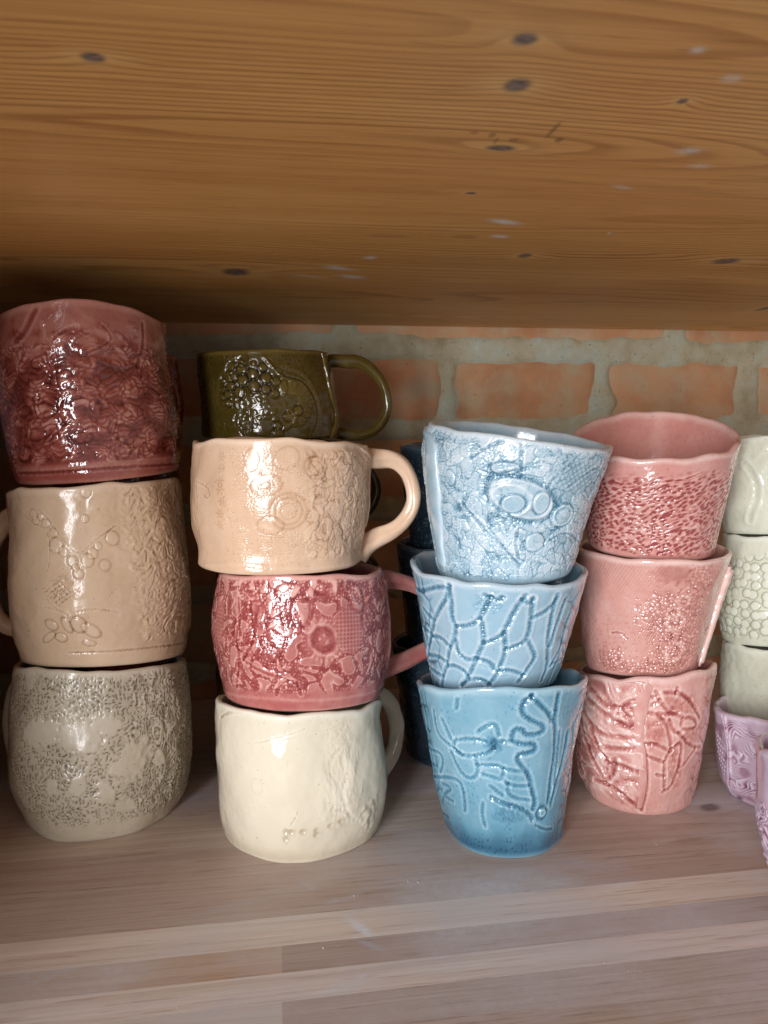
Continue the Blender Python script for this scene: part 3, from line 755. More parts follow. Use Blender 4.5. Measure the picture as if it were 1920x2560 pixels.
def pat_pink_leaf(V):
    S, T = V.S, V.T
    o, sc = (1380,1640), 3.072
    L = [[(720,430),(800,430),(880,510),(910,640),(920,720)],[(920,720),(860,810),(860,1020)],[(720,670),(800,670),(910,740)],
     [(730,770),(860,820)],[(920,740),(990,650),(1000,750),(930,1000),(850,1040)],[(800,280),(830,350),(900,430),(1000,470)],
     [(870,280),(990,290),(1080,360),(1130,470)],[(1000,530),(1010,480),(1100,480),(1110,560),(1000,570)],[(975,600),(1060,690),(1140,690)],
     [(1010,830),(1080,740),(1110,690)],[(770,380),(830,340)],[(820,440),(970,440)],[(900,500),(930,580),(990,590)],[(800,910),(860,920)],[(960,290),(965,240)],[(740,310),(800,320)]]
    for l in L: V.groove(V.pts(o, sc, l), 1.7, .65, .15, .22, -.45)
    Lf = [[(250,420),(330,560),(420,600),(540,620),(680,640)],[(280,320),(400,440),(560,520),(680,580)],[(300,260),(420,380),(500,390)],
     [(420,820),(500,830),(680,900)],[(330,950),(480,1000),(680,1180)],[(300,560),(360,700),(420,800)],[(230,480),(280,700),(360,860),(430,980)],
     [(400,700),(520,710),(680,720)],[(480,800),(470,900),(440,940)],[(540,380),(600,480),(660,540)],[(640,340),(560,360),(520,420)]]
    lm = sm(2, -2, S-V.xy(o[0]+690/sc, 0+1900)[0])*sm(.08,.15,V.tn)
    fu = S*.80-T*.60; fv = S*.60+T*.80
    fr_ = ridge(fu*.05+.5*noise(S*.05,T*.05,3), fv*.16+.8*noise(S*.07,T*.07,6), 11, 3)
    V.h += lm*1.3*fr_; V.pool += lm*(.6*fr_-.25)
    f1, f2, cid = voro(S/6.5+.3*noise(S*.2,T*.2,8), T/6.0, 19); V.h += (1-lm)*.5*sm(0,.3,f2-f1)*(cid-.3)
    for l in Lf: V.groove(V.pts(o, sc, l), 2.3, .95, .2, .45, -.5)
    for x, y, rx, ry, rt in ((830,560,5,11,-.5),(1000,360,11,5,-.5),(950,860,4,13,.25),(1060,620,7,5,.2),(560,450,12,6,-.5),(500,900,10,7,-.3),(520,1050,12,6,-.5),(300,680,6,13,-.4)):
        c = V.xy(o[0]+x/sc, o[1]+y/sc); m = V.blob(c, rx, ry, rt, .3, .15)
        f1, f2, cid = voro(S/1.8, T/1.8, 5); V.h += m*(.3*sm(0,.5,f2-f1)-.45); V.pool += m*(.36*cid-.36)
    V.h += .5*noise(S*.07,T*.07,9); V.pool += .10
    V.groove(V.pts(o, sc, [(738,240),(700,330),(690,550),(712,740),(728,900),(722,1050),(690,1180)]), 1.8, 1.1, 0, .2, -.55)
    sp = V.pts((1380,1640), 3.072, [(738,240),(700,330),(690,550),(712,740),(728,900),(722,1050),(690,1180)]); sp = sp[np.argsort(sp[:,1])]
    sl = np.interp(T, sp[:,1], sp[:,0]); dd = sl-S; V.h += 1.3*np.exp(-np.clip(dd,0,99)/7.0)*(dd > 0)*sm(.08,.16,V.tn)
    V.pool += .2*np.exp(-((dd-.8)/.8)**2)
    back = sm(34, 40, np.abs(S)); f1, f2, cc = voro(S/8+3, T/9, 4); cr = np.exp(-((f2-f1)/.12)**2); V.h -= back*.5*cr; V.pool -= back*.4*cr

def pat_pebble(V):
    S, T = V.S, V.T
    f1, f2, c = voro(S/6.2, T/5.8, 5, .5)
    m = sm(.04,.1,V.tn)*sm(.97,.90,V.tn)*sm(-.35,-.1,noise(S*.04+1,T*.04,6))
    d = np.clip(1-(f1/.46)**4, 0, 1)**.6
    V.h += m*(.5*d-.2); V.pool += m*(.2*d-.42*np.exp(-((f1-.48)/.07)**2))
def pat_celadon_wave(V):
    S, T = V.S, V.T
    V.h += .8*ridge(S*.04, T*.03, 5, 2) + .5*noise(S*.2,T*.2,6)*sm(.6,.8,V.tn)
    V.groove(np.array([(-22,V.T.max()*.75),(-15,V.T.max()*.6),(-13,V.T.max()*.4),(-18,V.T.max()*.15)]), 2.6, .35, 0, .25, -.12)
def pat_smooth(V):
    V.h += .6*noise(V.S*.05, V.T*.05, V.seed) + .2*noise(V.S*.2, V.T*.2, V.seed+1)
def pat_navy(V):
    S, T = V.S, V.T
    b1, b2, c = voro(S/2.6+noise(S*.1,T*.1,2), T/2.8, V.seed)
    m = sm(.95,.85,V.tn)*sm(-.2,.2,noise(S*.06,T*.06,V.seed+3)+.1)
    V.h += m*(.8*sm(0,.5,b2-b1)-.3); V.pool += m*(.5*sm(0,.5,b2-b1)*c-.2)
def pat_darkred(V):
    V.h += .8*ridge(V.S*.18, V.T*.2, V.seed, 3); V.pool += .2*ridge(V.S*.18, V.T*.2, V.seed, 3)-.1
def pat_lavender(V):
    S, T = V.S, V.T
    o, sc = (1700,1660), 4.423
    q = sm(.12,.2,V.tn)
    c = V.xy(o[0]+700/sc, o[1]+800/sc)
    rt = sm(-3,0,S-c[0]+10)
    wv = np.sin((T + 4.4*noise(S*.07,T*.08,4)*2 + 1.2*noise(S*.25,T*.25,14) + 1.5*np.sin(S*.16))*2*math.pi/2.1)
    m = q*rt*sm(-.15,.25,noise(S*.08+2,T*.10,6)+.1)
    V.h += m*.38*wv; V.pool += m*.36*wv
    V.pool += -.35*sm(.1,.5,noise(S*.10,T*.12,9)) - .3*sm(.3,.02,V.tn)*sm(0,.3,noise(S*.1,T*.1,11))
    lf = V.blob(V.xy(o[0]+450/sc, o[1]+980/sc), 4.6, 13, .28, .15, .05)
    g = np.maximum(np.exp(-((((S*.9-T*.3)/2.4) % 1-.5)/.2)**2), np.exp(-((((S*.3+T*.9)/3.0) % 1-.5)/.2)**2))
    V.h = V.h*(1-lf)+lf*(.3-.6*g); V.pool = V.pool*(1-lf)+lf*(.9-.65*g)
    V.groove(V.pts(o, sc, [(500,480),(495,640),(520,800),(545,1000),(545,1200),(560,1380),(590,1490)]), 1.2, .9, 0, .3, -.6)
    V.ridge_(V.pts(o, sc, [(515,480),(510,640),(540,800),(565,1000),(570,1200)]), .9, .5, .25)
    e = np.exp(-V.el(V.xy(o[0]+555/sc, o[1]+1440/sc), 2.6, 1.8, .5)**2); V.pool -= .6*e
    V.pool += .15
def pat_lavender2(V):
    S, T = V.S, V.T
    q = sm(.1,.2,V.tn)*sm(.72,.6,V.tn)
    u = S+3*noise(S*.1,T*.1,3)*2; v = T+3*noise(S*.1+7,T*.1,4)*2
    w = np.sin(np.hypot((u % 11)-5.5, (v % 9)-4.5)*2*math.pi/1.7)
    V.h += q*.38*w; V.pool += q*.4*w-.05*q
    b1, b2, c = voro(S/2.0, T/2.0, 6); m = q*sm(0,.3,noise(S*.1,T*.1,8)); V.h += m*.3*sm(0,.4,b2-b1); V.pool += m*(.5*sm(0,.4,b2-b1)-.3)
    V.pool += .05

# ------------------------------------------------------------------ the shelf and the wall
def wood_mat(name, base_a, base_b, fibre=1.0, *, knots=(), scratches=(), stains=(), freq=95, dust=0.0, use_obj=False, rough=.45, line=.5, amp=1.0):
    """pine or glued board: growth rings from a warped field in world metres, knots and scuffs at given places"""
    m, nt, b = new_mat(name)
    geo = N(nt, 'ShaderNodeNewGeometry'); sep = N(nt, 'ShaderNodeSeparateXYZ'); nt.links.new(geo.outputs['Position'], sep.inputs[0])
    x, y, z = sep.outputs
    oi = N(nt, 'ShaderNodeObjectInfo')
    def nz(sx, sy, scale=1.0, detail=2, off=0.0, rough_=.5):
        c = N(nt, 'ShaderNodeCombineXYZ')
        nt.links.new(math_(nt, 'MULTIPLY_ADD', x, sx, off), c.inputs[0]); nt.links.new(math_(nt, 'MULTIPLY', math_(nt, 'ADD', y, z), sy), c.inputs[1])
        if use_obj: nt.links.new(math_(nt, 'MULTIPLY', oi.outputs['Random'], 30.0), c.inputs[2])
        n = N(nt, 'ShaderNodeTexNoise'); n.inputs['Scale'].default_value = scale; n.inputs['Detail'].default_value = detail; n.inputs['Roughness'].default_value = rough_
        nt.links.new(c.outputs[0], n.inputs[0]); return n.outputs[0]
    F = math_(nt, 'MULTIPLY', y, freq)
    F = math_(nt, 'ADD', F, math_(nt, 'MULTIPLY', nz(1.3, 9.0, detail=1), 26.0*amp))
    F = math_(nt, 'ADD', F, math_(nt, 'MULTIPLY', nz(6, 60, off=4.0), 1.6))
    def gauss(kx, ky, rx, ry, rot=0.0, p=2.0):
        dx = math_(nt, 'SUBTRACT', x, kx); dy = math_(nt, 'SUBTRACT', y, ky)
        c, s_ = math.cos(rot), math.sin(rot)
        u = math_(nt, 'MULTIPLY_ADD', dx, c/rx, math_(nt, 'MULTIPLY', dy, s_/rx)); v = math_(nt, 'MULTIPLY_ADD', dx, -s_/ry, math_(nt, 'MULTIPLY', dy, c/ry))
        q = math_(nt, 'ADD', math_(nt, 'MULTIPLY', u, u), math_(nt, 'MULTIPLY', v, v))
        q = math_(nt, 'POWER', q, p/2)
        return math_(nt, 'EXPONENT', math_(nt, 'MULTIPLY', q, -1.0))
    for kx, ky, rx, ry, rot in knots:
        F = math_(nt, 'ADD', F, math_(nt, 'MULTIPLY', gauss(kx, ky, rx*3.6, ry*2.8, 0, 1.4), 1.5))
    fr = math_(nt, 'FRACT', F)
    g = ramp_(nt, fr, [(0, (0,0,0)), (.5, (.10,)*3), (.80, (1,)*3), (.92, (1,)*3), (1, (0,0,0))])
    gm = math_(nt, 'MULTIPLY', g, math_(nt, 'MULTIPLY_ADD', nz(1.6, 11, off=9.0), 3.2, -1.15))
    fib = nz(14, 1500, detail=3, off=2.0, rough_=.7)
    pore = ramp_(nt, nz(34, 760, detail=2, off=7.0, rough_=.6), [(.60, (0,0,0)), (.68, (1,1,1))])
    fib2 = nz(5, 320, detail=4, off=5.0, rough_=.7)
    c = mix_(nt, ramp_(nt, nz(1.1, 15, off=1.0, detail=3), [(.3, (0,0,0)), (.7, (1,1,1))]), base_a, base_b)
    c = mix_(nt, math_(nt, 'MULTIPLY', math_(nt, 'MAXIMUM', gm, 0.0), line), c, tuple(v*f for v, f in zip(base_b, (.52, .36, .26))))
    c = mix_(nt, math_(nt, 'MULTIPLY', math_(nt, 'MULTIPLY_ADD', fib, 2.6, -1.0), .55 if dust else .9), c, mix_(nt, 1.0, c, (.74,.66,.58), 'MULTIPLY'))
    c = mix_(nt, math_(nt, 'MULTIPLY_ADD', fib2, 2.2, -.9), c, mix_(nt, 1.0, c, (.86,.78,.72), 'MULTIPLY'))
    c = mix_(nt, math_(nt, 'MULTIPLY', pore, .42), c, tuple(v*f for v, f in zip(base_b, (.50, .36, .27))))
    for kx, ky, rx, ry, rot in knots:
        halo = gauss(kx, ky, rx*2.8, ry*1.9, 0)
        c = mix_(nt, math_(nt, 'MULTIPLY', halo, .45), c, tuple(min(1, v*f) for v, f in zip(base_a, (1.0, 1.12, 1.3))))
        core = gauss(kx, ky, rx*1.12, ry*1.15, rot, 5.0)
        kn = ramp_(nt, nz(300, 700, off=kx*50, detail=3), [(.32, (.03,.02,.016)), (.6, (.24,.18,.15))])
        c = mix_(nt, math_(nt, 'MULTIPLY', core, .95), c, kn)
    for kx, ky, rx, ry, rot, st in stains:
        c = mix_(nt, math_(nt, 'MULTIPLY', gauss(kx, ky, rx, ry, rot, 5.0), st), c, (.16,.045,.014))
    for kx, ky, rx, ry, rot, st in scratches:
        s1 = math_(nt, 'MULTIPLY', gauss(kx, ky, rx, ry, rot, 2.4), math_(nt, 'MULTIPLY_ADD', nz(500, 900, off=kx*31, detail=4, rough_=.8), 3.6, -.8))
        c = mix_(nt, math_(nt, 'MULTIPLY', math_(nt, 'MAXIMUM', s1, 0.0), st), c, (.80,.76,.68) if not dust else (.72,.75,.80))
    if use_obj:
        c = mix_(nt, 1.0, c, oi.outputs['Color'], 'MULTIPLY')
    if dust:
        d1 = nz(9, 16, detail=6, off=12.0, rough_=.62); d2 = nz(260, 300, detail=3, off=3.0, rough_=.8); d3 = nz(2.2, 3.5, off=6.0, detail=2)
        dm = math_(nt, 'MULTIPLY', ramp_(nt, d1, [(.42, (0,0,0)), (.66, (1,1,1))]), math_(nt, 'MULTIPLY_ADD', d2, 1.1, .18))
        dm = math_(nt, 'MULTIPLY', dm, ramp_(nt, d3, [(.36, (.3,.3,.3)), (.56, (1,1,1))]))
        c = mix_(nt, math_(nt, 'MULTIPLY', dm, dust), c, (.66,.67,.71))
    nt.links.new(c, b.inputs['Base Color'])
    rr = math_(nt, 'MULTIPLY_ADD', fib2, .22, rough-.1); nt.links.new(rr, b.inputs['Roughness'])
    b.inputs['Specular IOR Level'].default_value = .32
    bp = N(nt, 'ShaderNodeBump'); bp.inputs['Strength'].default_value = .35; bp.inputs['Distance'].default_value = .0004
    hh = math_(nt, 'ADD', math_(nt, 'MULTIPLY', gm, .5), fib2)
    nt.links.new(hh, bp.inputs['Height']); nt.links.new(bp.outputs[0], b.inputs['Normal'])
    return m

def box(bm, x0, x1, y0, y1, z0, z1, bev=.0006):
    v = [bm.verts.new(p) for p in ((x0,y0,z0),(x1,y0,z0),(x1,y1,z0),(x0,y1,z0),(x0,y0,z1),(x1,y0,z1),(x1,y1,z1),(x0,y1,z1))]
    for f in ((0,3,2,1),(4,5,6,7),(0,1,5,4),(1,2,6,5),(2,3,7,6),(3,0,4,7)): bm.faces.new([v[i] for i in f])
    bm.normal_update()
    if bev: bmesh.ops.bevel(bm, geom=bm.edges[:], offset=bev, segments=2, affect='EDGES', profile=.5)
def box_obj(name, b, mat, parent=None, bev=.0006):
    bm = bmesh.new(); box(bm, *b, bev=bev); me = bpy.data.meshes.new(name); bm.to_mesh(me); bm.free()
    me.materials.append(mat); o = bpy.data.objects.new(name, me); COL.objects.link(o)
    if parent: o.parent = parent
    return o
def empty(name, loc=(0,0,0)):
    e = bpy.data.objects.new(name, None); COL.objects.link(e); e.location = loc; e.empty_display_size = .02; return e

# lower shelf: glued staves, seams read off the photograph at its middle column
seams = [at_z(960, y, 0)[1] for y in (2562, 2475, 2405, 2338, 2266)]
w0 = .036
ys = [seams[0]-w0*3, seams[0]-w0*2, seams[0]-w0*1.0] + seams
y = seams[-1]
back = [y+.066, y+.105, y+.145, y+.19, WALL_Y-.002]
ys = sorted(ys + back)
m_shelf = wood_mat("shelf_stave_wood", (.84,.745,.675), (.74,.63,.56), dust=1.0, use_obj=True, rough=.5, line=.28, freq=110, amp=.5,
    scratches=[(*at_z(905, 2322, 0)[:2], .008, .0022, -1.0, .9), (*at_z(925, 2362, 0)[:2], .007, .0016, -.7, .9), (*at_z(1440, 2158, 0)[:2], .009, .0045, -.5, .5), (*at_z(1310, 2178, 0)[:2], .010, .0035, -.3, .45),
               (*at_z(880, 2240, 0)[:2], .006, .002, .5, .6), (*at_z(1560, 2205, 0)[:2], .012, .004, .2, .35), (*at_z(770, 2215, 0)[:2], .004, .0012, -.8, .5), (*at_z(830, 2255, 0)[:2], .005, .0015, .3, .6),
               (*at_z(850, 2470, 0)[:2], .012, .003, .2, .35), (*at_z(905, 2440, 0)[:2], .002, .001, .2, .6), (*at_z(560, 2270, 0)[:2], .018, .003, .3, .35)],
    knots=[(*at_z(1775, 2018, 0)[:2], .006, .0035, .3)],
    stains=[(*at_z(1720, 2100, 0)[:2], .012, .002, .1, .25)])
shelf = empty("shelf_board", (0, 0.3, 0)); tag(shelf, kind='structure')
X0, X1 = -.246, .86
tones = {seams[0]: (.86,.83,.82), seams[1]: (.86,.83,.82)}
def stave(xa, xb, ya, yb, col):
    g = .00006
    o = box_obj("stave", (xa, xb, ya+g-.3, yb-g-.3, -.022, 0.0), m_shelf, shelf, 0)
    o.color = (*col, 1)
for a, b_ in zip(ys[:-1], ys[1:]):
    k = ys.index(a)
    nm = min(range(len(seams)), key=lambda i: abs(seams[i]-a)) if any(abs(s_-a) < 1e-6 for s_ in seams) else None
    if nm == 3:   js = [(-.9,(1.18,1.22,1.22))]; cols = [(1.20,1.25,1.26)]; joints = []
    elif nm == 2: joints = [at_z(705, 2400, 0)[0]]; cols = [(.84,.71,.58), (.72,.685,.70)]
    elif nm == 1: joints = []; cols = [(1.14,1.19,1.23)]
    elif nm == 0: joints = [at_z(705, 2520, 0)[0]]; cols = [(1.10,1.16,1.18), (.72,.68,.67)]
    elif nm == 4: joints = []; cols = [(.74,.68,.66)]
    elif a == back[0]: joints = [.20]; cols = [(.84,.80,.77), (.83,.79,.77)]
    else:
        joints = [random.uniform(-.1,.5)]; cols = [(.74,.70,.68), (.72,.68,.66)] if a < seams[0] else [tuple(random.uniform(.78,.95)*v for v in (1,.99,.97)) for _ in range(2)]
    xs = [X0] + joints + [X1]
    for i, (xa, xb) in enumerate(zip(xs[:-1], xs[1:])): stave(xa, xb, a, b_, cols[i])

# upper shelf: wide pine boards seen from below
def up(px, py): return at_z(px, py, SHELF_Z)
def upk(px, py, wpx, hpx, rot=0):
    c = up(px, py); a = up(px+wpx/2, py); b_ = up(px, py-hpx/2)
    return (c[0], c[1], abs(a[0]-c[0]), abs(b_[1]-c[1]), rot)
knots = [upk(232, 143, 56, 22), upk(1312, 98, 60, 30, -.3), upk(1293, 213, 62, 32), upk(1706, 253, 24, 14), upk(1252, 370, 70, 13), upk(1177, 483, 26, 5),
         upk(1312, 639, 30, 10), upk(1815, 653, 62, 14), upk(590, 680, 60, 16), upk(1918, 770, 26, 14)]
scr = []
for px, py, w_, h_, rot, st in ((1262,555,84,10,-.6,.8),(1250,591,44,7,-.4,.6),(845,670,80,8,-.9,.5),(880,692,70,8,-.8,.5),(925,644,30,8,-.9,.5),(1745,125,40,18,-.4,.4),(1828,197,50,20,-.5,.35),(1724,377,60,16,0,.45),(1750,415,60,12,0,.3),(1555,468,60,8,-.7,.3),(1523,583,8,6,0,.6),(770,690,90,5,-.6,.3)):
    k = upk(px, py, w_, h_); scr.append((*k[:4], rot*-1*.6, min(1, st*1.5)))
stn = []
for px, py, w_, h_, st in ((1230,338,20,14,.45),(1240,352,10,16,.45),(1383,325,14,46,.5),(1398,350,22,14,.55),(1285,349,28,10,.4),(1300,352,52,16,.2),(1185,332,24,9,.35),(1160,592,70,10,.3),(970,590,120,8,.25)):
    k = upk(px, py, w_, h_); stn.append((*k[:4], 0, st))
m_upper = wood_mat("upper_board_pine", (.95,.545,.18), (.72,.35,.098), knots=knots, scratches=scr, stains=stn, freq=95, rough=.45, line=.62, amp=1.8)
upper = empty("upper_shelf", (0, .3, SHELF_Z)); tag(upper, kind='structure')
jy = at_z(1300, 672, SHELF_Z)[1]
box_obj("board", (X0, X1, .035-.3, jy-.3-.00002, .0, .024), m_upper, upper, 0)
box_obj("board", (X0, X1, jy-.3+.00002, WALL_Y-.3-.004, 0.0, .024), m_upper, upper, 0)
# upright of the shelf, on the left outside the picture
m_side = wood_mat("upright_pine", (.42,.22,.09), (.34,.16,.06), freq=40, rough=.5)
side = box_obj("shelf_upright", (X0-.026, X0-.001, .05, WALL_Y-.004, -.022, SHELF_Z+.026), m_side, None, .001)
tag(side, "tall pine side board closing the left end of the shelf", "side board")

# brick wall: stretcher and header courses, mortar smeared over the joints
def wz(py, px=1300): 
    d = ray(px, py); k = (WALL_Y-CAM[1])/d[1]; return CAM + d*k
zt = wz(878)[2]; zb = wz(1075)[2]; course = zt-zb
m_brick, nt, b = new_mat("brick_clay")
tc = N(nt, 'ShaderNodeTexCoord'); oi = N(nt, 'ShaderNodeObjectInfo')
geo = N(nt, 'ShaderNodeNewGeometry')
def gn(nt, vec, scale, detail=4, rg=.6):
    n = N(nt, 'ShaderNodeTexNoise'); n.inputs['Scale'].default_value = scale; n.inputs['Detail'].default_value = detail; n.inputs['Roughness'].default_value = rg
    nt.links.new(vec, n.inputs[0]); return n.outputs[0]
P_ = geo.outputs['Position']
c = ramp_(nt, gn(nt, P_, 14), [(.3, lin((180,122,84))), (.55, lin((206,150,108))), (.75, lin((214,168,126)))])
c = mix_(nt, 1.0, c, oi.outputs['Color'], 'MULTIPLY')
c = mix_(nt, ramp_(nt, gn(nt, P_, 26, 6, .65), [(.42, (0,0,0)), (.66, (.85,)*3)]), c, lin((190,172,140)))
c = mix_(nt, ramp_(nt, gn(nt, P_, 420, 2), [(.70, (0,0,0)), (.76, (.6,)*3)]), c, lin((90,58,42)))
nt.links.new(c, b.inputs['Base Color']); b.inputs['Roughness'].default_value = .85
bp = N(nt, 'ShaderNodeBump'); bp.inputs['Strength'].default_value = .6; bp.inputs['Distance'].default_value = .001
nt.links.new(gn(nt, P_, 300, 5, .7), bp.inputs['Height']); nt.links.new(bp.outputs[0], b.inputs['Normal'])
m_mortar, nt, b = new_mat("mortar_grey")
geo = N(nt, 'ShaderNodeNewGeometry'); P_ = geo.outputs['Position']
c = ramp_(nt, gn(nt, P_, 30, 6, .65), [(.3, lin((160,146,114))), (.5, lin((184,176,148))), (.62, lin((182,186,168))), (.8, lin((212,212,196)))])
c = mix_(nt, ramp_(nt, gn(nt, P_, 500, 2), [(.66, (0,0,0)), (.72, (.7,)*3)]), c, lin((70,66,54)))
nt.links.new(c, b.inputs['Base Color']); b.inputs['Roughness'].default_value = .9
bp = N(nt, 'ShaderNodeBump'); bp.inputs['Strength'].default_value = .7; bp.inputs['Distance'].default_value = .0012
nt.links.new(gn(nt, P_, 220, 5, .7), bp.inputs['Height']); nt.links.new(bp.outputs[0], b.inputs['Normal'])

wall = empty("brick_wall", (0, WALL_Y, 0)); tag(wall, "old orange brick wall with thick grey mortar joints behind the shelf", "wall")
WX0, WX1 = -.42, 1.0
# mortar bed as one uneven sheet with real relief, a slab behind it
gx = np.linspace(WX0, WX1, 560); gz = np.linspace(-.03, .36, 160)
GX, GZ = np.meshgrid(gx, gz)
brl = []
jh = [wz(960, 1122)[0], wz(960, 1507)[0]]           # header-course joints seen in the photograph
js = [wz(840, 862)[0], wz(840, 1690)[0]]            # stretcher-course joints
hw = jh[1]-jh[0]; sw = js[1]-js[0]
z0 = zb - course*math.ceil((zb+.03)/course)
row = 0; zz = z0; bricks = []
while zz < .36:
    head = abs(((zz-zb)/course) % 2) < .5 or abs(((zz-zb)/course) % 2) > 1.5
    w_, j0 = (hw, jh[0]) if head else (sw, js[0])
    k0 = math.floor((WX0-j0)/w_)
    x = j0+k0*w_
    while x < WX1:
        bricks.append((x, x+w_, zz, zz+course)); x += w_
    zz += course
def round_rect(X, Z, cx, cz, hx, hz, r):
    qx = np.abs(X-cx)-hx+r; qz = np.abs(Z-cz)-hz+r
    return np.hypot(np.maximum(qx,0), np.maximum(qz,0))+np.minimum(np.maximum(qx,qz),0)-r
dep = np.full(GX.shape, 9.0)
for (xa, xb, za, zb_) in bricks:
    dep = np.minimum(dep, round_rect(GX, GZ, (xa+xb)/2, (za+zb_)/2, (xb-xa)/2-.006, (zb_-za)/2-.0085, .004))
# mortar stands a little proud in the joints and smears ragged over brick edges
rag = .0062*fbm(GX*13, GZ*26, 5, 3) + .0010*noise(GX*90, GZ*90, 8)
mh = -.0030 + .0042*sm(-.0045, .003, dep+rag*1.6) + .0007*fbm(GX*70, GZ*70, 9, 3)
Y = -mh
VV = np.stack([GX.ravel(), Y.ravel(), GZ.ravel()], -1)
n1, n2 = GX.shape
i = np.arange(n2-1); j = np.arange(n1-1); a = (j[:,None]*n2+i[None,:])
Fm = np.stack([a, a+1, a+n2+1, a+n2], -1).reshape(-1,4)
mesh_obj("mortar", VV, Fm, m_mortar, wall)
box_obj("wall_core", (WX0, WX1, .006, .11, -.03, .36), m_mortar, wall, 0)
for q, (xa, xb, za, zb_) in enumerate(bricks):
    xa = max(xa, WX0); xb = min(xb, WX1); za = max(za, -.03); zb_ = min(zb_, .36)
    if xb-xa < .02 or zb_-za < .012: continue
    nx, nz_ = max(4, int((xb-xa)/.012)), max(3, int((zb_-za)/.010))
    bx = np.linspace(xa+.0015, xb-.0015, nx); bz = np.linspace(za+.002, zb_-.002, nz_)
    BX, BZ = np.meshgrid(bx, bz)
    BY = -.0003 - .0009*fbm(BX*30, BZ*40, 31+q, 2) + .004*(((BX == bx[0])|(BX == bx[-1])|(BZ == bz[0])|(BZ == bz[-1])))
    VB = np.stack([BX.ravel(), BY.ravel(), BZ.ravel()], -1); m1, m2 = BX.shape
    # sides going back into the wall
    loop = [k for k in range(m2)] + [k*m2+m2-1 for k in range(1, m1)] + [(m1-1)*m2+k for k in range(m2-2, -1, -1)] + [k*m2 for k in range(m1-2, 0, -1)]
    back_ = VB[loop].copy(); back_[:,1] = .05
    ii = np.arange(m2-1); jj = np.arange(m1-1); a = (jj[:,None]*m2+ii[None,:]); FB = np.stack([a, a+1, a+m2+1, a+m2], -1).reshape(-1,4)
    nb = len(VB); L_ = len(loop); FS = np.array([[loop[(k+1)%L_], loop[k], nb+k, nb+(k+1)%L_] for k in range(L_)])
    o = mesh_obj("brick", np.concatenate([VB, back_]), np.concatenate([FB, FS]), m_brick, wall)
    t = random.Random(q*13+5).uniform(.86, 1.08)
    warm = random.Random(q*7+1).uniform(.92, 1.05)
    o.color = (t, t*warm, t*warm*.98, 1)
print("course", course, "header", hw, "stretcher", sw, "staves", [round(v,3) for v in ys])

# ------------------------------------------------------------------ cups and mugs
def fd(px, py):
    P = at_z(px*K, py*K, 0); return float(np.hypot(P[0], P[1]))
dL = fd(190, 1818)+.0385; dM = fd(650, 1856)+.0375; dB = fd(1095, 1850)+.0285; dP = fd(1420, 1766)+.0295
print("distances", dL, dM, dB, dP)
gL, gM, gB, gP = "mugs stacked at the left edge", "mugs stacked in the middle-left pile", "cups nested in the blue pile", "cups nested in the pink pile"

# left pile
V = Vessel(dL, [(58,1795),(40,1750),(24,1710),(15,1650),(17,1560),(24,1490),(32,1440)], [(390,1770),(402,1730),(411,1650),(413,1560),(408,1490),(401,1425)], 1452, floor=True, seed=3, wob=.0012)
pat_grey(V)
e = thing(V, "mug", "sage grey mug with stitched dashes, lowest of the left pile", "mug", gL)
V.build("body", G_grey, e)
tube(V, "handle", G_grey, e, [(52,1468),(34,1490),(23,1530),(22,1580),(32,1625),(52,1650)], [.005,.0045,.0042,.0045], [.005,.0045,.005], [.034,.040,.034], seed=2)
adopt(e)
V = Vessel(dL, [(48,1428),(34,1385),(20,1320),(15,1250),(20,1160),(19,1110),(16,1065)], [(400,1408),(404,1385),(408,1320),(409,1250),(395,1150),(388,1090),(384,1037)], 1052, rim_back=1047, bot_front=1440, seed=5, wob=.0012)
pat_beige(V)
e = thing(V, "mug", "tan mug with pressed flower and crumpled lace side, middle of the left pile", "mug", gL)
V.build("body", G_beige, e)
tube(V, "handle", G_beige, e, [(40,1112),(15,1122),(-12,1160),(-28,1230),(-22,1310),(6,1352),(48,1362)], [.0058,.0045,.0042,.0045,.0052], [.005,.0045,.005], [.012,.018,.012], crease=.15, seed=4)
adopt(e)
V = Vessel(dL, [(36,1042),(26,1010),(14,965),(4,900),(-4,830),(-10,760),(-8,690)], [(393,1010),(395,990),(394,930),(386,870),(366,800),(362,750),(359,705)], 652, rim_back=668, bot_front=1040, seed=7, wob=.0011, rimwob=.001, amp=.5)
pat_redbrown(V)
e = thing(V, "cup", "dark red-brown glossy cup with knobbly relief, topmost of the left pile", "cup", gL)
V.build("body", G_redbrown, e)
pass
adopt(e)

# middle-left pile
V = Vessel(dM, [(484,1795),(474,1750),(470,1690),(466,1620),(467,1560),(468,1510)], [(818,1785),(828,1740),(837,1680),(836,1640),(828,1590),(822,1545),(824,1508)], 1553, rim_back=1492, floor=True, seed=11, wob=.0010, rimwob=.0010)
pat_cream(V)
e = thing(V, "mug", "plain cream mug with smooth dented wall, lowest of the pile beside the blue cups", "mug", gM)
V.build("body", G_cream, e)
tube(V, "handle", G_cream, e, [(806,1500),(832,1505),(850,1530),(858,1575),(851,1622),(832,1656),(808,1680)], [.005,.0048,.0046,.0048], [.0042,.0038,.0042], [.026,.040,.026], seed=6, crease=.1)
adopt(e)
V = Vessel(dM, [(488,1498),(474,1450),(462,1400),(456,1365),(461,1310),(470,1265),(474,1238)], [(828,1490),(834,1455),(839,1390),(839,1330),(835,1280),(829,1232)], 1250, rim_back=1212, bot_front=1538, seed=13, wob=.0009, amp=.42)
pat_rose(V)
e = thing(V, "mug", "deep rose pink mug with ring flower relief, between a peach and a cream mug", "mug", gM)
V.build("body", G_rose, e)
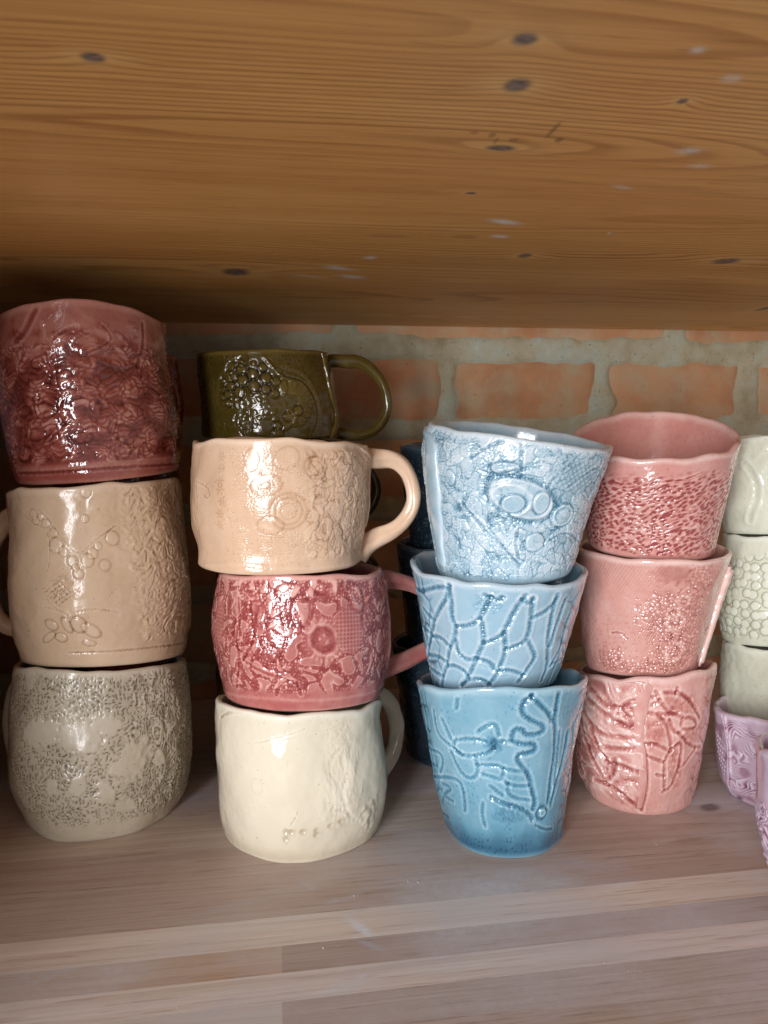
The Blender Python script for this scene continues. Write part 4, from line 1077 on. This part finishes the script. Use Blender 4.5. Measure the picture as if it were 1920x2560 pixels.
tube(V, "handle", G_rose, e, [(815,1252),(850,1252),(890,1262),(930,1282),(968,1315),(976,1355),(945,1392),(905,1412),(868,1430),(835,1443),(815,1448)], [.0052,.0046,.0050,.0045,.0050,.0058], [.0055,.005,.0055], [.006,.036,.006], crease=.3, seed=8)
S0 = V.pts((480,1380), 2.676, [(1268,170),(1285,300),(1310,480),(1318,560),(1305,700),(1290,800)])
strap(V, "seam_strip", G_rose, e, S0, [3,4.5,6,4,2], [1.6,1.6,1.4], seed=3, pool=.5)
adopt(e)
V = Vessel(dM-.004, [(424,1219),(424,1185),(413,1135),(411,1080),(414,1020),(416,962)], [(783,1210),(781,1175),(787,1140),(796,1085),(797,1020),(795,968)], 953, rim_back=950, bot_front=1243, seed=17, wob=.0010, rimwob=.0012, amp=.62)
pat_peach(V)
e = thing(V, "mug", "pale peach mug with fine lace relief and round handle, sitting on the rose mug", "mug", gM)
V.build("body", G_peach, e)
tube(V, "handle", G_peach, e, [(776,988),(805,990),(845,990),(872,1008),(890,1040),(894,1085),(880,1120),(850,1145),(812,1162),(785,1182),(770,1200)], [.0056,.0050,.0040,.0038,.0042,.0052,.0060], [.0056,.0046,.0042,.0046,.0056], [.0,.0,.0], crease=.28, seed=9, pool=.62)
strap(V, "seam_strip", G_peach, e, V.pts((420,780), 2.44, [(1180,820),(1212,950),(1216,1100),(1208,1250),(1190,1330)]), [3,3.5,3.5,2.5], [1.5,1.6,1.4], seed=5)
adopt(e)

# nested blue cups
V = Vessel(dB, [(963,1795),(950,1735),(930,1640),(915,1560),(904,1510),(896,1472)], [(1218,1790),(1230,1700),(1240,1620),(1252,1560),(1264,1505),(1271,1466)], 1495, rim_back=1435, floor=True, seed=21, wob=.0009, rimwob=.0014)
pat_blue(V)
o = single(V, "cup", G_blue, "deep blue cup with loops and brick outlines, lowest of the blue pile", "cup", gB)
V = Vessel(dB, [(934,1480),(928,1440),(918,1380),(904,1300),(894,1250),(884,1213)], [(1198,1470),(1214,1430),(1234,1370),(1250,1310),(1262,1265),(1270,1236)], 1272, rim_back=1182, bot_front=1503, seed=23, wob=.0007, rimwob=.0014, amp=.75)
pat_skyblue(V)
o = single(V, "cup", G_skyblue, "sky blue cup with smooth plates outlined by rope lines, middle of the blue pile", "cup", gB)
V = Vessel(dB, [(947,1235),(938,1180),(926,1110),(916,1030),(912,970),(924,915)], [(1236,1230),(1254,1170),(1272,1110),(1290,1060),(1308,1010),(1322,970)], 955, rim_back=925, bot_front=1268, seed=27, wob=.0007, rimwob=.0007)
pat_paleblue(V)
e = thing(V, "cup", "palest blue cup with oval medallions and cracked relief, topmost of the blue pile", "cup", gB)
V.build("body", G_paleblue, e)
strap(V, "seam_strip", G_paleblue, e, V.pts((960,1000), 2.765, [(350,160),(335,280),(330,420),(342,600),(362,780),(385,960),(402,1120),(408,1180)]), [15,13,12,12,11,9], [1.9,1.7,1.6,1.5], seed=7, pool=.55)
adopt(e)

# nested pink cups
V = Vessel(dP, [(1262,1738),(1250,1690),(1243,1630),(1242,1560),(1245,1500),(1248,1448)], [(1497,1738),(1507,1670),(1520,1600),(1530,1540),(1540,1480),(1546,1436)], 1472, rim_back=1412, floor=True, seed=31, wob=.0008, rimwob=.0014, amp=.8)
pat_pink_leaf(V)
e = thing(V, "cup", "rose pink cup with leaf relief and a dark vertical seam, lowest of the pink pile", "cup", gP)
V.build("body", G_pink, e)
strap(V, "seam_strip", G_pink, e, V.pts((1380,1640), 3.072, [(560,178),(640,188),(700,210),(714,250),(690,340),(672,480),(668,600),(686,740),(702,900),(696,1050),(668,1170)]), [5,7,7,6,5,4.5,4,4,4,3.5], [1.3,1.6,1.6,1.3,1.2,1.2,1.0], seed=9, pool=.6)
adopt(e)
V = Vessel(dP, [(1268,1440),(1256,1390),(1250,1330),(1246,1270),(1244,1220),(1243,1180)], [(1508,1450),(1520,1400),(1538,1340),(1556,1280),(1570,1235),(1582,1196)], 1216, rim_back=1160, bot_front=1463, seed=33, wob=.0007, rimwob=.0008)
pat_pink_net(V)
e = thing(V, "cup", "pale pink cup with fine net print and raised side flap, middle of the pink pile", "cup", gP)
V.build("body", G_pink2, e)
strap(V, "seam_strip", G_pink2, e, V.pts((1380,1340), 3.072, [(1365,225),(1330,330),(1285,480),(1245,620),(1210,760),(1170,900),(1140,1000)]), [7,8,7,6,5], [3.4,3.0,2.6,2.2], seed=11, pool=.75)
adopt(e)
V = Vessel(dP, [(1272,1175),(1262,1130),(1254,1080),(1246,1030),(1240,980),(1236,945)], [(1545,1196),(1554,1150),(1568,1085),(1582,1030),(1594,985),(1602,952)], 1000, rim_back=892, bot_front=1212, seed=37, wob=.0007, rimwob=.0014, amp=.5)
pat_pink_fish(V)
o = single(V, "cup", G_pink, "pink cup with diagonal scale dents, open top tipped forward, topmost of the pink pile", "cup", gP)

# small lavender cups at the right edge
d1 = fd(1659, 1764)+.033
V = Vessel(d1, [(1566,1735),(1550,1690),(1545,1640),(1544,1580),(1542,1550),(1540,1522)], [(1790,1735),(1806,1690),(1812,1640),(1816,1580),(1818,1550),(1820,1522)], 1562, rim_back=1492, floor=True, seed=41, nu=300, nv=130)
pat_lavender(V)
e = thing(V, "cup", "small lavender cup with wavy lines standing right of the pink pile", "cup", "lavender cups")
V.build("body", G_lavender, e); adopt(e)
d2 = .362
V = Vessel(d2, [(1714,1880),(1684,1838),(1659,1797),(1639,1740),(1631,1670),(1630,1606)], [(1890,1880),(1918,1840),(1932,1780),(1942,1720),(1950,1660),(1954,1606)], 1660, rim_back=1550, floor=True, seed=43, nu=300, nv=130)
pat_lavender2(V)
o = single(V, "cup", G_lavender, "lavender cup with swirling lines cut off by the photo's right edge, nearest the room", "cup", "lavender cups")

# rear row
gO, gN, gC = "olive mugs piled at the back", "dark blue cups piled at the back", "celadon mugs piled at the right"
dO = .500
prof = [[(437,945),(434,900),(430,840),(428,805),(427,768)], [(735,945),(733,900),(728,850),(719,800),(712,766)]]
names = ["top olive green mug with berry relief and looped handle, above the peach mug", "second olive mug down, seen only through the peach mug's handle", "third olive mug down, hidden behind the rose mug", "lowest olive mug at the back, behind the cream mug"]
for k in range(4):
    if k == 0:
        V = Vessel(dO, prof[0]+[], prof[1]+[], 759, rim_back=764, bot_front=948, seed=51, wob=.0006, rimwob=.0005, amp=.75)
        pat_olive(V)
    else:
        dy = k*192*1.0 + (4 if k == 3 else 0)
        zf = 1+.0
        V = Vessel(dO, [(470,945+dy),(466,905+dy),(464,840+dy),(466,770+dy)], [(735,945+dy),(738,900+dy),(735,840+dy),(732,766+dy)], 770+dy+k*14, rim_back=766+dy-k*8, bot_front=None if k == 3 else 950+dy+k*16, floor=(k == 3), seed=51+k, nu=140, nv=60)
        pat_smooth(V)
    e = thing(V, "mug", names[k], "mug", gO)
    V.build("body", G_olive, e)
    if k == 0:
        tube(V, "handle", G_olive, e, [(700,780),(728,779),(752,782),(772,779),(800,795),(828,828),(839,865),(832,905),(808,932),(775,942),(745,938),(720,932)], [.0040,.0046,.0036,.0032,.0032,.0034,.0042], [.0042,.0038,.0034,.0038], [.0,.0,.0], seed=13, pool=.55)
        strap(V, "seam_strip", G_olive, e, V.pts((420,780), 2.44, [(945,242),(955,320),(975,420),(1000,520),(1025,620),(1020,700),(1005,770)]), [4.5,4.0,4.5,4.5,5.5], [1.7,1.6,1.7,1.5], seed=13, pool=.55)
    else:
        tube(V, "handle", G_olive, e, [(715,795+dy),(770,800+dy),(808,835+dy),(815,875+dy),(795,915+dy),(735,935+dy)], [.004,.0035,.004], [.004,.0036,.004], [.0,.0,.0], n=40, m=12, seed=14+k, pool=.55)
    adopt(e)
# dark blue cups
dN = float(np.hypot(*at_z(1040, 1932, 0)[:2]))+.036
for k, (yr, yb) in enumerate(((965,1195),(1172,1405),(1388,1640))):
    fl = k == 2
    V = Vessel(dN, [(890-k*6,yb),(876-k*6,(yr+yb)//2),(863-k*9,yr)], [(1085+k*4,yb),(1105+k*4,(yr+yb)//2),(1128+k*3,yr)], yr+10+k*14, rim_back=yr-6-k*12, bot_front=None if fl else yb+16+k*16, floor=fl, seed=61+k, nu=200, nv=80)
    pat_navy(V)
    single(V, "cup", G_navy, ("dark blue cup at the back, topmost of its pile, beside the peach handle", "dark blue cup at the back, middle of its pile, behind the rose handle", "dark blue cup standing on the shelf behind, between cream mug and blue pile")[k], "cup", gN)
# celadon mugs
dC = .525
for k, (yr, yb, pf) in enumerate(((948,1150,pat_celadon_wave),(1153,1378,pat_pebble),(1382,1602,pat_smooth))):
    fl = k == 2
    V = Vessel(dC, [(1560,yb),(1548,yb-60),(1552,(yr+yb)//2),(1560,yr)], [(1830,yb),(1850,yb-60),(1850,(yr+yb)//2),(1848,yr)], yr+1+k*14, rim_back=yr-3-k*12, bot_front=None if fl else yb+5+k*16, floor=fl, seed=71+k, nu=300, nv=120)
    pf(V)
    e = thing(V, "mug", ("pale celadon mug with smooth folds, topmost of the pile at the right edge", "pale celadon mug with raised oval pebbles, middle of the right-edge pile", "plain celadon mug behind the small lavender cup, lowest of the right-edge pile")[k], "mug", gC)
    V.build("body", G_celadon, e); adopt(e)
# dark red mugs behind the left pile, lavender mug at the far left edge
dR = .47
for k, (yr, yb) in enumerate(((775,985),(990,1200),(1205,1415),(1420,1625))):
    fl = k == 3
    V = Vessel(dR, [(130,yb),(112,(yr+yb)//2),(118,yr)], [(388-k*6,yb),(396-k*8,(yr+yb)//2),(384-k*6,yr)], yr+(-8,2,26,48)[k], rim_back=yr+(5,0,-20,-40)[k], bot_front=None if fl else yb+(4,20,40,0)[k], floor=fl, seed=81+k, nu=160, nv=70)
    pat_darkred(V)
    single(V, "mug", G_darkred, ("dark red mug showing as a sliver behind the red-brown cup", "dark red mug hidden behind the tan mug's rim, second from top", "dark red mug hidden behind the tan mug, third from top", "lowest dark red mug, hidden behind the sage grey mug")[k], "mug", "dark red mugs piled behind the left pile")
V = Vessel(.50, [(-330,990),(-345,930),(-350,850),(-350,790)], [(-14,995),(2,960),(8,900),(2,840),(-4,790)], 785, rim_back=790, bot_front=1000, seed=91, nu=160, nv=70)
pat_smooth(V)
single(V, "mug", G_lavender, "lavender mug just entering the photo at the left edge", "mug", None)

for k, (yr, yb) in enumerate(((995,1190),(1195,1400),(1405,1610))):
    fl = k == 2
    V = Vessel(.50, [(-330,yb),(-345,(yr+yb)//2),(-340,yr)], [(-30,yb),(-18,(yr+yb)//2),(-26,yr)], yr+4+k*14, rim_back=yr-2-k*12, bot_front=None if fl else yb+10+k*16, floor=fl, seed=95+k, nu=120, nv=50)
    pat_smooth(V)
    single(V, "mug", G_darkred, ("dark red mug outside the left edge, directly under the lavender mug", "dark red mug outside the left edge, second under the lavender mug", "dark red mug outside the left edge, standing on the shelf")[k], "mug", "dark red mugs under the lavender mug")

# crumbs of dry clay on the shelf
m_cr, nt, b = new_mat("clay_crumb"); b.inputs['Base Color'].default_value = (.62,.58,.52,1); b.inputs['Roughness'].default_value = .9
tc = N(nt, 'ShaderNodeTexCoord'); n_ = N(nt, 'ShaderNodeTexNoise'); n_.inputs['Scale'].default_value = 2000; nt.links.new(tc.outputs['Object'], n_.inputs[0])
nt.links.new(ramp_(nt, n_.outputs[0], [(.3,(.40,.35,.30)),(.7,(.72,.69,.64))]), b.inputs['Base Color'])
bm = bmesh.new(); rr = random.Random(4)
spots = [(1640,2112),(1290,2124),(885,2240),(870,2214),(1045,2206),(770,2213),(1262,2304),(1570,2428),(1510,2408),(1600,2430),(845,2365),(808,2371),(1020,2205),(1240,2303)]
spots += [(rr.uniform(50,1880), rr.uniform(2130,2550)) for _ in range(12)]
for i_, (px, py) in enumerate(spots):
    P = at_z(px, py, 0); s_ = rr.uniform(.00012, .00028) if i_ > 13 else rr.uniform(.0002, .00045)
    r_ = bmesh.ops.create_icosphere(bm, subdivisions=1, radius=s_, matrix=Matrix.Translation((P[0], P[1], s_*.5)))
    for v in r_['verts']: v.co += Vector((rr.uniform(-1,1), rr.uniform(-1,1), rr.uniform(-.5,.5)))*s_*.35
me = bpy.data.meshes.new("clay_crumbs"); bm.to_mesh(me); bm.free(); me.materials.append(m_cr)
o = bpy.data.objects.new("clay_crumbs", me); COL.objects.link(o); tag(o, "small pale crumbs of dry clay scattered over the front of the shelf", "crumbs", kind='stuff')
